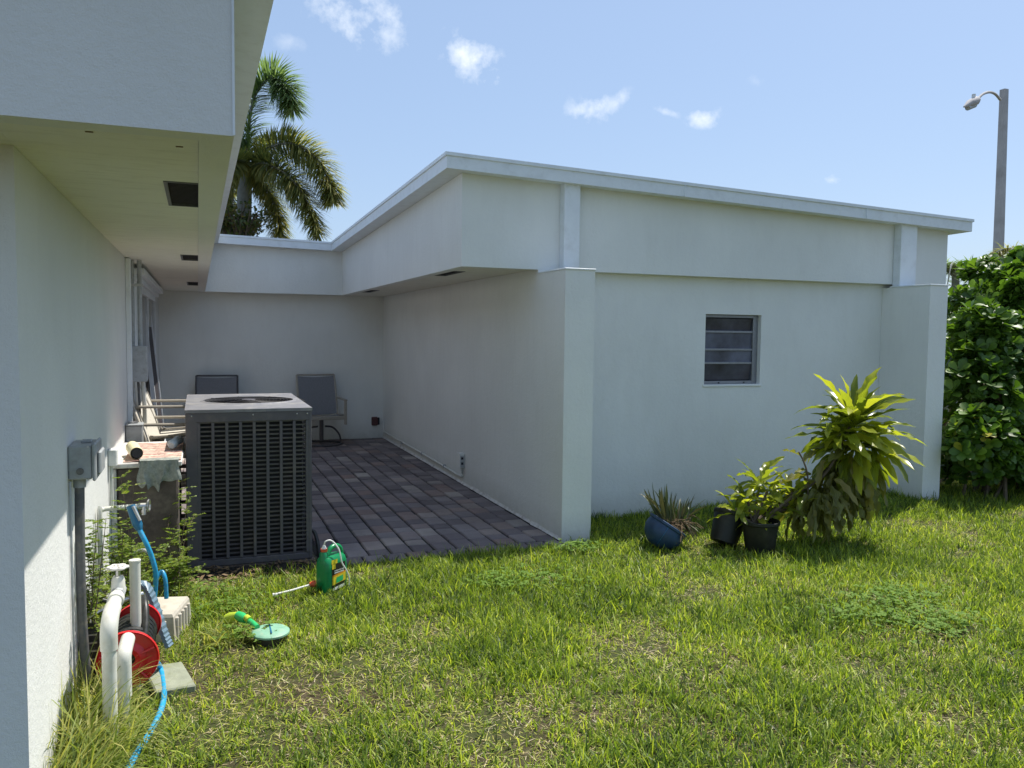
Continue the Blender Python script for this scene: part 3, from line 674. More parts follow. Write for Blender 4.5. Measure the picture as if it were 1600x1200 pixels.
# ------------------------------------------------------------------ slab counter and things on it
CT = root('slab_counter', 'dark weathered concrete counter with a white slab top against the left wall behind the condenser', 'counter', (-.3, 5.9, 0))
MB().box(XL+.035, -.125, 5.40, 6.33, -.05, .765, .01).build('body', 'concrete', CT)
MB().box(XL+.002, -.10, 5.37, 6.36, .768, .80, .006).build('top_slab', 'whiteslab', CT)
MB().box(XL+.002, XL+.033, 5.385, 5.42, -.05, .765, .004).build('edge_strip', 'whiteslab', CT)
rg = MB(); nu, nv_ = 26, 16
for j in range(nv_+1):
    for i in range(nu+1):
        u, v = i/nu, j/nv_; x = XL+.07+u*.325; y = 5.375+.02+v*.88 + .02*mnoise.noise(Vector((u*4, v*3, 1)))
        rg.v.append(Vector((x, y, .803+.012*abs(mnoise.noise(Vector((x*7, y*7, 2))))+.004*math.sin(v*40+3*u))))
rg.f = [(j*(nu+1)+i, j*(nu+1)+i+1, (j+1)*(nu+1)+i+1, (j+1)*(nu+1)+i) for j in range(nv_) for i in range(nu)]
o = rg.build('floor_mat', 'rug', None, True, False); tag(o, 'crumpled pink and brown striped woven mat spread over the white slab', 'mat')
m = MB(); nu, nv_ = 44, 12; x0 = -.345
for j in range(nv_+1):
    for i in range(nu+1):
        u, v = i/nu, j/nv_; x = x0+u*.235; L_ = .15+.05*mnoise.noise(Vector((u*5, 0, 3)))+(.03 if .2 < u < .5 else -.02)+.015*math.sin(u*16)
        if v < .25: y = 5.44-v*4*.082; z = .815
        else:
            t_ = (v-.25)/.75; y = 5.356+.016*math.sin(u*17+t_*2)*t_+.012*mnoise.noise(Vector((u*9, t_*3, 5))); z = .812-t_*L_
        m.v.append(Vector((x+.01*math.sin(v*5+u*9), y, z)))
m.f = [(j*(nu+1)+i, j*(nu+1)+i+1, (j+1)*(nu+1)+i+1, (j+1)*(nu+1)+i) for j in range(nv_) for i in range(nu)]
o = m.build('rag', 'cloth', None, True, False); tag(o, 'frayed grey green cloth hanging over the front edge of the slab counter', 'cloth')
rl = root('paper_roll', 'pale yellow and pink roll lying on the mat with its dark open end facing out', 'roll', (-.37, 5.52, .81))
A, B = Vector((-.355, 5.42, .85)), Vector((-.40, 5.72, .85)); 
MB().tube([A.lerp(B, i/9) for i in range(10)], .0, 22, False, [.036+.003*math.sin(i*2.3) for i in range(10)]).build('wrap', 'roll', rl, True)
MB().tube([A+Vector((0, .004, 0)), B], .029, 18).build('core', 'dark', rl, True)
bt = root('plastic_bottle', 'crumpled clear plastic water bottle lying on the mat', 'bottle', (-.15, 5.95, .83))
MB().tube([(-.175, 5.85, .833), (-.168, 5.87, .84), (-.155, 5.92, .845), (-.14, 5.98, .85), (-.128, 6.03, .85), (-.12, 6.06, .85)], 0, 14, True, [.022, .032, .028, .033, .030, .014]).build('body', 'bottle', bt, True)
MB().tube([(-.12, 6.06, .85), (-.114, 6.085, .85)], .013, 12).build('cap', 'white', bt, True)

# ------------------------------------------------------------------ patio chairs
def make_chair(label, loc, rz, fab, fr, group, swivel=True):
    c = root('patio_chair', label, 'chair', (0, 0, 0), group)
    w = .27
    # sling: seat then back (chair faces -Y)
    def sling(name, pts):
        m = MB(); P = spline(pts, 5)
        for p in P:
            sag = .018
            for k in range(7):
                u = -1+2*k/6; m.v.append(Vector((u*(w-.012), p.y, p.z - sag*(1-u*u))))
        m.f = [(j*7+i, j*7+i+1, (j+1)*7+i+1, (j+1)*7+i) for j in range(len(P)-1) for i in range(6)]
        return m.build(name, fab, c, True, False)
    sling('seat', [(0, -.25, .44), (0, -.05, .42), (0, .2, .40)]); sling('backrest', [(0, .21, .42), (0, .27, .6), (0, .35, .80), (0, .42, .955)])
    for s in (-1, 1):
        MB().tube(spline([(s*w, -.27, .425), (s*w, -.2, .435), (s*w, .15, .405), (s*w, .225, .43), (s*w, .28, .6), (s*w, .355, .80), (s*w, .43, .97)], 4), .014, 8).build('side_rail', fr, c, True)
        MB().box(s*(w+.02)-.026, s*(w+.02)+.026, -.26, .36, .635, .655, .006).build('armrest', fr, c)
        MB().box(s*(w+.02)-.02, s*(w+.02)+.02, -.255, -.225, .30 if swivel else .0, .635, .005).build('arm_post', fr, c)
        if not swivel: MB().tube([(s*w, .18, .42), (s*w, .26, 0)], .014, 8).build('rear_leg', fr, c, True)
    MB().tube([(-w, .43, .97), (w, .43, .97)], .013, 8).build('top_rail', fr, c, True)
    MB().box(-w, w, -.268, -.235, .375, .425, .006).build('front_rail', fr, c)
    if swivel:
        MB().tube([(0, 0, .06), (0, 0, .40)], .03, 12).build('pedestal', 'chairdark', c, True)
        for s in (-1, 1): MB().tube(spline([(s*.05, 0, .26), (s*.16, 0, .24), (s*.25, 0, .14), (s*.28, 0, .02)], 5), .013, 8).build('base_arm', 'chairdark', c, True)
        MB().tube([(.28*math.cos(a), .28*math.sin(a), .015) for a in np.linspace(0, 2*math.pi, 33)], .014, 8, False).build('base_ring', 'chairdark', c, True)
    else:
        for s in (-1, 1): MB().box(s*w-.012, s*w+.012, -.25, .27, .16, .19, .004).build('side_bar', 'chairdark', c)
    c.location = loc; c.rotation_euler = (0, 0, rz); return c
G = 'sling patio chairs around the patio'
make_chair('swivel sling patio chair by itself at the rear wall right of the condenser', (1.62, 11.75, .0), R(3), 'sling', 'chairframe', G)
make_chair('dark sling patio chair at the rear wall behind the stacked chairs', (.22, 11.70, .0), R(-3), 'sling', 'chairdark', G)
def stackchair(label, z, dx, dy): 
    c = make_chair(label, (-.115+dx, 6.98+dy, z), R(82), 'slingl', 'chairframe', G, False); return c
stackchair('bottom chair of the pale sling chair stack by the left wall', 0, 0, 0)
stackchair('middle chair of the pale sling chair stack by the left wall', .235, .02, .02)
stackchair('topmost chair of the pale sling chair stack by the left wall', .36, -.01, .16)
# leaning screen panel
sp = root('screen_panel', 'white framed dark screen panel leaning against the left wall by the rear corner', 'screen', (-.40, 9.4, 0))
Mx = Matrix.Translation((-.375, 9.6, .3)) @ Matrix.Rotation(R(-5.2), 4, 'Y') @ Matrix.Rotation(R(0), 4, 'Z')
MB().box(-.02, .02, -.55, -.50, 0, 1.66, 0, Mx).box(-.02, .02, .50, .55, 0, 1.66, 0, Mx).box(-.02, .02, -.50, .50, 0, .05, 0, Mx).box(-.02, .02, -.50, .50, 1.61, 1.66, 0, Mx).build('frame', 'trim', sp)
MB().box(-.008, .008, -.5, .5, .05, 1.61, 0, Mx).build('screen', 'vent', sp)
MB().box(-.03, .07, -.3, .3, -.32, -.002, .01, Mx).build('foot_block', 'concrete', sp)

# ------------------------------------------------------------------ pipes, valve, hose reel, box
def pipe(name, label): return root(name, label, 'pipe')
sp = root('spigot_pipe', 'white painted water pipe with a garden tap sticking out from the left wall', 'tap', (XL, 4.82, 0))
MB().tube(spline([(XL+.02, 4.62, -.02), (XL+.02, 4.62, .30), (XL+.02, 4.62, .655), (XL+.028, 4.63, .672), (XL+.05, 4.64, .676), (-.33, 4.66, .677), (-.29, 4.665, .675)], 5), .0125, 10).build('pipe', 'pvc', sp, True)
MB().tube([(-.30, 4.665, .675), (-.265, 4.67, .673)], .018, 10).build('tap_body', 'chrome', sp, True)
MB().tube([(-.275, 4.66, .673), (-.275, 4.655, .63)], .011, 8).build('spout', 'chrome', sp, True)
MB().tube([(-.252+.026*math.cos(a)*.2, 4.67+.026*math.cos(a), .675+.03*math.sin(a)) for a in np.linspace(0, 2*math.pi, 13)], .005, 6, False).build('handle', 'chrome', sp, True)

pr = root('standpipe', 'tall white irrigation standpipe with elbow and wheel gate valve on top', 'pipe', (-.33, 3.43, 0))
r1 = .0265
MB().tube([(-.333, 3.43, -.05), (-.333, 3.43, .40)], r1, 20).build('riser', 'pvc', pr, True)
MB().tube(spline([(-.333, 3.43, .37), (-.333, 3.43, .43), (-.331, 3.445, .465), (-.329, 3.48, .49), (-.327, 3.54, .497)], 5), r1+.005, 20).build('elbow', 'pvc', pr, True)
MB().tube([(-.327, 3.54, .497), (-.325, 3.78, .497)], r1-.001, 20).build('crosspipe', 'pvc', pr, True)
MB().tube([(-.326, 3.62, .497), (-.325, 3.67, .497)], r1+.005, 20).build('coupling', 'pvc', pr, True)
MB().tube([(-.325, 3.70, .497), (-.325, 3.80, .497)], r1+.002, 8).build('valve_body', 'pvcgrey', pr, True)
MB().tube([(-.325, 3.75, .497), (-.325, 3.75, .55), (-.325, 3.75, .565)], 0, 14, True, [.03, .026, .02]).build('valve_bonnet', 'pvc', pr, True)
MB().tube([(-.325, 3.75, .565), (-.325, 3.75, .60)], .010, 10).build('valve_stem', 'chrome', pr, True)
m = MB(); N8 = 24
m.tube([(-.325+(.035+.004*math.cos(6*a))*math.cos(a), 3.75+(.035+.004*math.cos(6*a))*math.sin(a), .603) for a in np.linspace(0, 2*math.pi, N8*2+1)], .006, 8, False)
for k in range(3):
    a = k*math.pi/3; m.tube([(-.325-.034*math.cos(a), 3.75-.034*math.sin(a), .603), (-.325+.034*math.cos(a), 3.75+.034*math.sin(a), .603)], .006, 6)
m.build('hand_wheel', 'whiteslab', pr, True)
MB().tube([(-.275, 3.97, -.05), (-.275, 3.97, .565)], .023, 18).build('rear_riser', 'pvc', pr, True)
MB().tube([(-.275, 3.97, .565), (-.275, 3.97, .572)], .025, 18).build('pipe_cap', 'pvc', pr, True)
p2 = root('standpipe', 'shorter white irrigation pipe close behind the tall standpipe', 'pipe', (-.29, 3.53, 0))
MB().tube([(-.292, 3.55, -.05), (-.292, 3.55, .28)], .023, 18).build('riser', 'pvc', p2, True)
MB().tube([(-.292, 3.55, .13), (-.292, 3.55, .265)], .028, 18).build('coupling', 'pvc', p2, True)
MB().tube(spline([(-.292, 3.55, .255), (-.292, 3.553, .285), (-.29, 3.57, .305), (-.288, 3.61, .312), (-.287, 3.69, .312)], 5), .028, 18).build('elbow', 'pvc', p2, True)

# hose reel
HR = root('hose_reel', 'red and black garden hose reel lying behind the white pipes', 'hose reel', (-.30, 4.0, 0))
def disc(y, cz, cxx, r_, name='reel_disc'):
    Mr = Matrix.Rotation(R(90), 4, 'X') @ Matrix.Rotation(0, 4, 'Z')
    MB().lathe([(.03, .012), (.05, .022), (r_*.55, .016), (r_*.62, .006), (r_*.93, .004), (r_, .014), (r_+.003, .002), (r_, -.010), (.03, -.008)], (cxx, y, cz), 36, Mr).build(name, 'red', HR, True)
disc(3.84, .17, -.300, .124); disc(4.10, .235, -.275, .098)
MB().tube([(-.300, 3.86, .17), (-.286, 4.09, .213)], .062, 20).build('drum', 'black', HR, True)
m = MB()
for i in range(7):
    t_ = (i+.7)/8; c0 = Vector((-.300, 3.85, .17)).lerp(Vector((-.286, 4.10, .215)), t_); m.tube([c0+Vector((.085*math.cos(a), .018*math.cos(a), .085*math.sin(a))) for a in np.linspace(0, 2*math.pi, 25)], .012, 7, False)
m.build('wound_hose', 'black', HR, True)
for k in range(5):
    a = k*2*math.pi/5+.4; MB().tube([(-.300+.04*math.cos(a), 3.825, .17+.04*math.sin(a)), (-.300+.115*math.cos(a), 3.828, .17+.115*math.sin(a))], .006, 6).build('rib', 'red', HR, True)
MB().tube(spline([(-.487, 3.90, .12), (-.487, 3.90, .26), (-.482, 3.90, .33), (-.455, 3.90, .355), (-.38, 3.93, .385), (-.30, 3.97, .40), (-.25, 4.02, .40)], 6), .010, 9).build('carry_handle', 'chrome', HR, True)
MB().tube(spline([(-.37, 3.98, .12), (-.37, 3.98, .30), (-.38, 3.98, .38), (-.41, 3.98, .40)], 5), .009, 8).build('frame_tube', 'black', HR, True)
MB().box(-.480, -.385, 3.895, 3.91, .10, .325, .004).build('side_panel', 'black', HR)
for k in range(5):
    MB().box(-.474, -.424, 3.889, 3.8945, .13+k*.036, .137+k*.036).build('slot_trim', 'chrome', HR); MB().box(-.412, -.388, 3.889, 3.8945, .145+k*.036, .151+k*.036).build('slot_trim', 'chrome', HR)
MB().tube([(-.485, 3.97, .05), (-.39, 3.90, .045), (-.30, 3.89, .04), (-.29, 4.1, .04)], .014, 8).build('base_frame', 'hosedark', HR, True)
MB().tube(spline([(-.25, 4.10, .36), (-.24, 4.03, .34), (-.235, 3.97, .28), (-.24, 3.92, .22)], 5), .016, 10).build('guide_arm', 'black', HR, True)
# ribbed drain extension
dx_ = root('ribbed_hose', 'short blue grey ribbed plastic strap curving over from the beige box', 'ribbed strap', (-.2, 4.3, 0))
P = spline([(-.30, 4.12, .36), (-.275, 4.18, .385), (-.24, 4.22, .365), (-.205, 4.22, .27), (-.17, 4.20, .15), (-.145, 4.19, .08)], 8)
m = MB()
for i, p in enumerate(P):
    t_ = (P[min(i+1, len(P)-1)]-P[max(i-1, 0)]).normalized(); s_ = Vector((.35, .93, 0)); s_ = (s_-t_*s_.dot(t_)).normalized(); nn = t_.cross(s_)
    hgt_ = .007 if i % 2 else .011
    m.v += [p-s_*.026-nn*hgt_, p+s_*.026-nn*hgt_, p+s_*.026+nn*hgt_, p-s_*.026+nn*hgt_]
m.f = [(4*i+k, 4*i+(k+1) % 4, 4*i+4+(k+1) % 4, 4*i+4+k) for i in range(len(P)-1) for k in range(4)] + [(0, 1, 2, 3), (len(m.v)-4, len(m.v)-3, len(m.v)-2, len(m.v)-1)]
m.build('strap', 'strap', dx_)
bx_ = root('utility_box', 'beige plastic utility box with ribbed sides standing in the weeds beside the hose', 'box', (-.25, 4.72, 0))
Mb = Matrix.Translation((-.235, 4.68, 0)) @ Matrix.Rotation(R(-14), 4, 'Z')
m = MB(); b0 = [(-.15, -.16), (.15, -.16), (.15, .17), (-.15, .17)]; vs = [(x, y, -.03) for x, y in b0]+[(x*.93, y*.93, .115) for x, y in b0]+[(x*.88, y*.88, .13) for x, y in b0]
m.add([Mb @ Vector(v) for v in vs], [(0, 1, 5, 4), (1, 2, 6, 5), (2, 3, 7, 6), (3, 0, 4, 7), (4, 5, 9, 8), (5, 6, 10, 9), (6, 7, 11, 10), (7, 4, 8, 11), (8, 9, 10, 11), (3, 2, 1, 0)]); m.build('lid', 'beige', bx_)
for k in range(5):
    y_ = -.11+k*.055; MB().box(.139, .155, y_-.011, y_+.011, 0, .105, .004, Mb).build('rib', 'beige', bx_)
for k in range(4):
    x_ = -.1+k*.065; MB().box(x_-.012, x_+.012, -.163, -.148, 0, .10, .004, Mb).build('rib', 'beige', bx_)
st = MB(); Ms = Matrix.Translation((-.14, 3.98, -.002)) @ Matrix.Rotation(R(12), 4, 'Z') @ Matrix.Rotation(R(3), 4, 'Y'); st.box(-.085, .085, -.15, .16, -.03, .018, .006, Ms)
o = st.build('stone_slab', 'stone', None); tag(o, 'pale grey green concrete slab lying flat in the grass beside the blue hose', 'slab')

# garden hoses
def hz(x, y, lift=.02): return hgt(x, y)+lift
hs = root('garden_hose', 'bright blue garden hose from the hanging spray wand snaking to the foreground', 'hose', (-.1, 4.4, 0))
wt = at(204, 790, 4.55); wb = at(218, 828, 4.52)
pts = [wb, at(228, 848, 4.5), at(237, 870, 4.5), at(243, 895, 4.5), at(242, 925, 4.52), at(238, 950, 4.5)]
MB().tube(spline(pts, 6), .0125, 12).build('hanging_length', 'hose', hs, True)
def gp(px, py, lift=.022):
    d = ray(px, py); p = Vector((0, 0, CH))+d*((lift-CH)/d.z); return Vector((p.x, p.y, hgt(p.x, p.y)+lift))
pts = [(-.225, 4.02, .13), (-.20, 4.0, .09)] + [gp(*q, .03) for q in ((251, 1042), (256, 1070), (254, 1095), (244, 1122), (230, 1146), (214, 1170), (200, 1200), (196, 1240))]
HOSEP = spline(pts, 6)
MB().tube(HOSEP, .0125, 12).build('ground_length', 'hose', hs, True)
MB().tube(spline([at(243, 905, 4.6), at(252, 893, 4.62), at(258, 905, 4.6), at(260, 935, 4.6)], 6), .0115, 10).build('loop', 'hose', hs, True)
MB().tube(spline([at(207, 868, 4.75), at(214, 862, 4.75), at(226, 860, 4.7), at(238, 868, 4.62)], 6), .010, 10).build('side_loop', 'pvcgrey', hs, True)
MB().tube([wt, wt.lerp(wb, .25), wt.lerp(wb, .8), wb], 0, 12, True, [.022, .022, .024, .015]).build('grip', 'hosedark', hs, True)
MB().tube([wt+Vector((.012, -.02, 0)), wb.lerp(wt, .4)+Vector((.02, -.018, 0))], .008, 8).build('trigger', 'pvcgrey', hs, True)

# irrigation valve cover and spray nozzle
vl = root('valve_cover', 'round pale green irrigation valve cap on a black stub in the grass', 'valve cover', (.33, 4.36, 0))
MB().lathe([(.082, -.03), (.085, .07), (0, .07)], (.335, 4.34, -.035), 28).build('stub', 'black', vl, True)
Mv = Matrix.Rotation(R(2), 4, 'X')
MB().lathe([(0, .091), (.05, .090), (.086, .086), (.096, .079), (.097, .070), (0, .069)], (.335, 4.34, -.035), 36, Mv).build('cap', 'lid', vl, True)
MB().box(.331, .338, 4.27, 4.41, .0555, .0585, 0).build('score_line', 'hosedark', vl); MB().box(.30, .32, 4.355, 4.37, .0555, .0575).build('key_hole', 'dark', vl)
nzr = root('spray_nozzle', 'green and yellow hose spray nozzle lying against the valve cap', 'nozzle', (.2, 4.7, .05))
q0, q1, q2, q3 = gp(354, 962, .06), gp(372, 957, .085), gp(385, 964, .08), gp(402, 976, .075)
MB().tube([q0, q0.lerp(q1, .4), q1], 0, 12, True, [.026, .030, .022]).build('head', 'ygreen', nzr, True)
MB().tube([q1, q1.lerp(q2, .5), q2], 0, 12, True, [.024, .027, .02]).build('neck', 'bgreen', nzr, True)
MB().tube(spline([q2, q2.lerp(q3, .5)+Vector((0, 0, .006)), q3], 4), .015, 10).build('grip', 'bgreen', nzr, True)
MB().tube([q2+Vector((0, 0, .012)), q2.lerp(q3, .3)+Vector((0, 0, .01))], .018, 10).build('collar', 'ygreen', nzr, True)

# weed killer jug
JG = root('weedkiller_jug', 'green plastic weed killer jug with red spray cap and white tube on the lawn', 'jug', (.75, 5.02, 0))
Mj = Matrix.Translation((.757, 5.06, -.005)) @ Matrix.Rotation(R(38), 4, 'Z')
def rrect(hx, hy, r_, z, n=5, cxo=0):
    o_ = []
    for qx, qy, a0 in ((1, 1, 0), (-1, 1, 90), (-1, -1, 180), (1, -1, 270)):
        for k in range(n+1):
            a = R(a0+90*k/n); o_.append(Vector((cxo+qx*(hx-r_)+r_*math.cos(a), qy*(hy-r_)+r_*math.sin(a), z)))
    return o_
def loft(rings, cap=True):
    m = MB(); n = len(rings[0]); vs = [v for r_ in rings for v in r_]
    fs = [(i*n+k, i*n+(k+1) % n, (i+1)*n+(k+1) % n, (i+1)*n+k) for i in range(len(rings)-1) for k in range(n)]
    if cap: fs += [tuple(range(n-1, -1, -1)), tuple(range((len(rings)-1)*n, len(rings)*n))]
    m.add([Mj @ v for v in vs], fs); return m
loft([rrect(.090, .048, .025, .0), rrect(.095, .054, .03, .012), rrect(.095, .054, .03, .15), rrect(.093, .052, .03, .19), rrect(.088, .046, .03, .215), rrect(.075, .036, .026, .228)]).build('body', 'jug', JG, True)
loft([rrect(.028, .028, .027, .20, cxo=-.066), rrect(.026, .026, .025, .25, cxo=-.066), rrect(.018, .018, .017, .262, cxo=-.066)]).build('neck', 'jug', JG, True)
hl = [Mj @ Vector(p) for p in spline([(-.035, 0, .235), (-.01, 0, .268), (.03, 0, .278), (.068, 0, .262), (.085, 0, .225), (.086, 0, .18)], 6)]
MB().tube(hl, .015, 12).build('handle', 'jug', JG, True)
MB().tube([Mj @ Vector((-.066, 0, .262)), Mj @ Vector((-.066, 0, .280))], .020, 14).build('cap', 'orangered', JG, True)
MB().tube([Mj @ Vector((-.066, 0, .280)), Mj @ Vector((-.066, 0, .300))], 0, 12, True, [.016, .007]).build('spout', 'white', JG, True)
MB().tube(spline([Mj @ Vector(p) for p in ((-.066, 0, .298), (-.062, -.01, .325), (-.03, -.03, .325), (.0, -.06, .27), (.01, -.075, .19), (.04, -.08, .14), (.075, -.075, .08), (.08, -.07, .03))], 6), .0045, 8).build('tube', 'white', JG, True)
def lab(name, mat, x0, x1, z0, z1, d, sh=0):
    m = MB(); m.add([Mj @ Vector(p) for p in ((x0, -.0545-d, z0), (x1, -.0545-d, z0+sh), (x1, -.0545-d, z1+sh), (x0, -.0545-d, z1))], [(0, 1, 2, 3)]); return m.build(name, mat, JG, fix=False)
lab('label', 'labelblack', -.055, .064, .012, .185, .0012); lab('label_flash', 'yellow', -.055, -.005, .185, .212, -.001, .0); lab('label_band', 'yellow', -.052, .064, .055, .105, .0025, .012)
lab('label_stripe', 'labelorange', -.052, .064, .105, .116, .0025, .012); lab('label_picture', 'bgreen', -.02, .04, .064, .098, .004, .006)
lab('label_foot', 'white', -.05, .055, .020, .038, .003, .01)
lab('label_corner', 'yellow', -.055, -.025, .155, .185, .003)
# two short lines of print, too small to read in the photograph
for z, xs_ in ((.138, [-.035, -.025, -.015, -.005, .008, .018, .030, .040]), (.125, [-.035, -.027, -.019, -.011, -.003, .005, .015, .023, .031, .039])):
    for x_ in xs_: lab('print_mark', 'white', x_, x_+.0065, z, z+.0075, .003, .0008)
wd = root('spray_wand', 'white spray wand with orange red trigger lying in the grass left of the jug', 'spray wand', (.55, 5.0, .03))
w0, w1, w2 = gp(484, 912, .055), gp(455, 919, .05), gp(426, 925, .045)
MB().tube([w0, w1, w2], .006, 8).build('wand', 'white', wd, True); MB().tube([w2+Vector((.03, 0, 0)), w2], .010, 8).build('tip', 'white', wd, True)
MB().tube([gp(494, 910, .06), w0], 0, 10, True, [.022, .015]).build('trigger', 'orangered', wd, True)

# ------------------------------------------------------------------ potted plants
def leaf_mesh(name, mat, Ln, Wd, curl, fold=.25, segs=8, tipc=1.0, wav=.0, seed=0, twist=0.0):
    """strap leaf growing along +X, arching down; origin at its base"""
    rn = random.Random(seed); V_ = []; p = Vector((0, 0, 0)); ang = 0
    for i in range(segs+1):
        t_ = i/segs; w = Wd*(math.sin(math.pi*min(1, (t_*.93+.07)))**.6)*(1-.15*t_) if i < segs else 0.001
        if i == 0: w = Wd*.35
        wv = wav*math.sin(i*1.9+seed)
        tw = twist*t_*t_; ox = .35*w*math.sin(i*1.3+seed*2)*wav
        for s_ in (-1, -.5, 0, .5, 1):
            yy = s_*w/2; zz = abs(s_)*w*fold*(1-.6*t_) + wv*s_*w + rn.uniform(-.04, .04)*w*(abs(s_) == 1)
            V_.append(Vector((p.x, ox + yy*math.cos(tw)-zz*math.sin(tw), p.z + yy*math.sin(tw)+zz*math.cos(tw))))
        ang += curl[min(i*len(curl)//segs, len(curl)-1)]/segs; p = p+Vector((math.cos(ang), 0, -math.sin(ang)))*(Ln/segs)
    me = bpy.data.meshes.new(name); me.from_pydata([tuple(v) for v in V_], [], [(j*5+i, j*5+i+1, (j+1)*5+i+1, (j+1)*5+i) for j in range(segs) for i in range(4)])
    me.polygons.foreach_set('use_smooth', [True]*len(me.polygons)); me.materials.append(MT[mat])
    uv = me.uv_layers.new(name='UVMap')
    for li, l in enumerate(me.loops): uv.data[li].uv = ((l.vertex_index % 5)/4, (l.vertex_index//5)/segs)
    return me
_r = random.Random(5)
DL = [leaf_mesh('leaf', 'drac', _r.uniform(.36, .46), _r.uniform(.075, .115), [_r.uniform(.0, .8), _r.uniform(.4, 1.7), _r.uniform(.3, 2.2)], _r.uniform(.12, .4), 10, 1, _r.uniform(.1, .35), i, _r.uniform(-1.3, 1.3)) for i in range(12)]
DL[3] = leaf_mesh('leaf', 'drac', .40, .085, [.1, .3, .9], .28, 9, 1, .15, 3, .3)
DO = [leaf_mesh('leaf', 'dracold', _r.uniform(.30, .42), _r.uniform(.06, .10), [_r.uniform(-.1, .9), _r.uniform(.2, .9), _r.uniform(-.4, .6)], _r.uniform(.25, .6), 10, 1, _r.uniform(.2, .5), i+9, _r.uniform(-1.6, 1.6)) for i in range(9)]
def orient(az, el, rl=0):   # +X axis to azimuth / elevation, then roll
    return (Matrix.Rotation(az, 4, 'Z') @ Matrix.Rotation(-el, 4, 'Y') @ Matrix.Rotation(rl, 4, 'X')).to_quaternion()
rn = random.Random(11)
def whorl(parent, c, n, el0, el1, size, meshes, zr_=.1, spread=.03, azr=None):
    for i in range(n):
        t_ = (i+.5)/n; az = i*2.39996+rn.uniform(-.25, .25) if azr is None else rn.uniform(*azr); el = el0+(el1-el0)*t_+rn.uniform(-.15, .15)
        p = Vector(c)+Vector((math.cos(az)*spread, math.sin(az)*spread, -zr_*t_))
        s_ = size*rn.uniform(.75, 1.15); obj_from('leaf', rn.choice(meshes), parent, p, orient(az, el, rn.uniform(-.5, .5)), (s_, s_*rn.uniform(.8, 1.2), s_))
CP = root('corn_plant', 'large yellow green corn plant leaning right with long drooping leaves', 'plant', (3.88, 4.95, .22))
C1 = at(1334, 668, 4.95); C0 = Vector((3.90, 4.97, .22)); C2 = at(1300, 735, 4.95)
MB().tube(spline([C0, C0.lerp(C1, .35)+Vector((.05, 0, -.03)), C2+Vector((-.02, .02, 0)), C1+Vector((0, 0, .08))], 6), 0, 9, True, list(np.linspace(.014, .010, 19))).build('stem', 'bark', CP, True)
C3 = C1+Vector((.08, .06, -.08))
MB().tube(spline([C0+Vector((.03, 0, 0)), C0.lerp(C3, .5)+Vector((.06, .04, -.06)), C3], 6), 0, 8, True, list(np.linspace(.012, .009, 13))).build('stem', 'bark', CP, True)
whorl(CP, C1+Vector((0, 0, .11)), 9, 1.45, .9, .85, [DL[3], DL[1], DL[3]], .03)
whorl(CP, C1+Vector((.12, .05, -.06)), 18, .7, 0, .8, DL, .12, .05); whorl(CP, C1+Vector((-.12, .0, -.0)), 16, .5, -.1, .8, DL, .10, .05)
whorl(CP, C2+Vector((-.06, 0, -.02)), 18, -.2, -1.2, .85, DO+DL[:1], .2, .10); whorl(CP, C2+Vector((-.14, -.02, -.12)), 16, -.5, -1.4, .75, DO, .16, .12)
whorl(CP, at(1262, 780, 4.95), 14, -.2, -1.3, .7, DO, .14, .09)
whorl(CP, C1+Vector((0, 0, .10)), 26, .85, .25, .98, DL, .10)
whorl(CP, C1+Vector((.05, .0, -.02)), 26, .35, -.25, .98, DL, .12)
whorl(CP, C1+Vector((.06, 0, -.12)), 22, -.1, -.7, .95, DL+DO[:1], .12, .05)
whorl(CP, C1+Vector((.0, 0, -.20)), 24, -.7, -1.35, .95, DO+DL[:2], .14, .09)
whorl(CP, C1+Vector((-.05, -.02, -.32)), 24, -1.0, -1.5, .85, DO, .12, .14)
whorl(CP, C2+Vector((-.10, 0, -.10)), 12, -.3, -1.3, .75, DO, .1, .07)
whorl(CP, C2+Vector((-.18, 0, -.16)), 9, -.5, -1.4, .55, DO, .08, .10)
MB().tube(spline([at(1262, 790, 4.95), at(1262, 745, 4.93), at(1256, 722, 4.92), at(1248, 706, 4.92)], 6), .006, 6).build('stem', 'bark', CP, True)
for (px, py, az, el, s_) in ((1250, 712, 2.9, .45, .5), (1256, 722, .3, .5, .6), (1258, 735, 3.6, .1, .5), (1290, 720, 3.6, -.7, .7)):
    obj_from('leaf', rn.choice(DO+DL[:1]), CP, at(px, py, 4.95), orient(az, el, rn.uniform(-.4, .4)), s_)
def pot(name, label, c, r0, r1, h_, M=None, mat='potblk'):
    p = root(name, label, 'plant pot', c)
    MB().lathe([(0, 0), (r0, 0), (r0+.003, .01), (r1-.004, h_*.86), (r1, h_*.87), (r1+.006, h_*.9), (r1+.006, h_-.004), (r1+.002, h_), (r1-.006, h_-.002), (r1-.012, h_*.8)], c, 30, M).build('pot', mat, p, True)
    MB().lathe([(0, h_*.84), (r1*.5, h_*.86), (r1-.009, h_*.82)], c, 20, M).build('soil', 'soil', p, True); return p
pot('plant_pot', 'round black nursery pot holding the tall corn plant', (3.905, 4.97, .0), .105, .135, .235)
pot('plant_pot', 'second black pot tipped on its side behind the small corn plant', (3.74, 5.20, .02), .10, .13, .24, Matrix.Rotation(R(24), 4, 'Y') @ Matrix.Rotation(R(-8), 4, 'X'))
SP = root('corn_plant', 'small bushy young corn plant with pale edged leaves in the black pots', 'plant', (3.80, 5.05, .2))
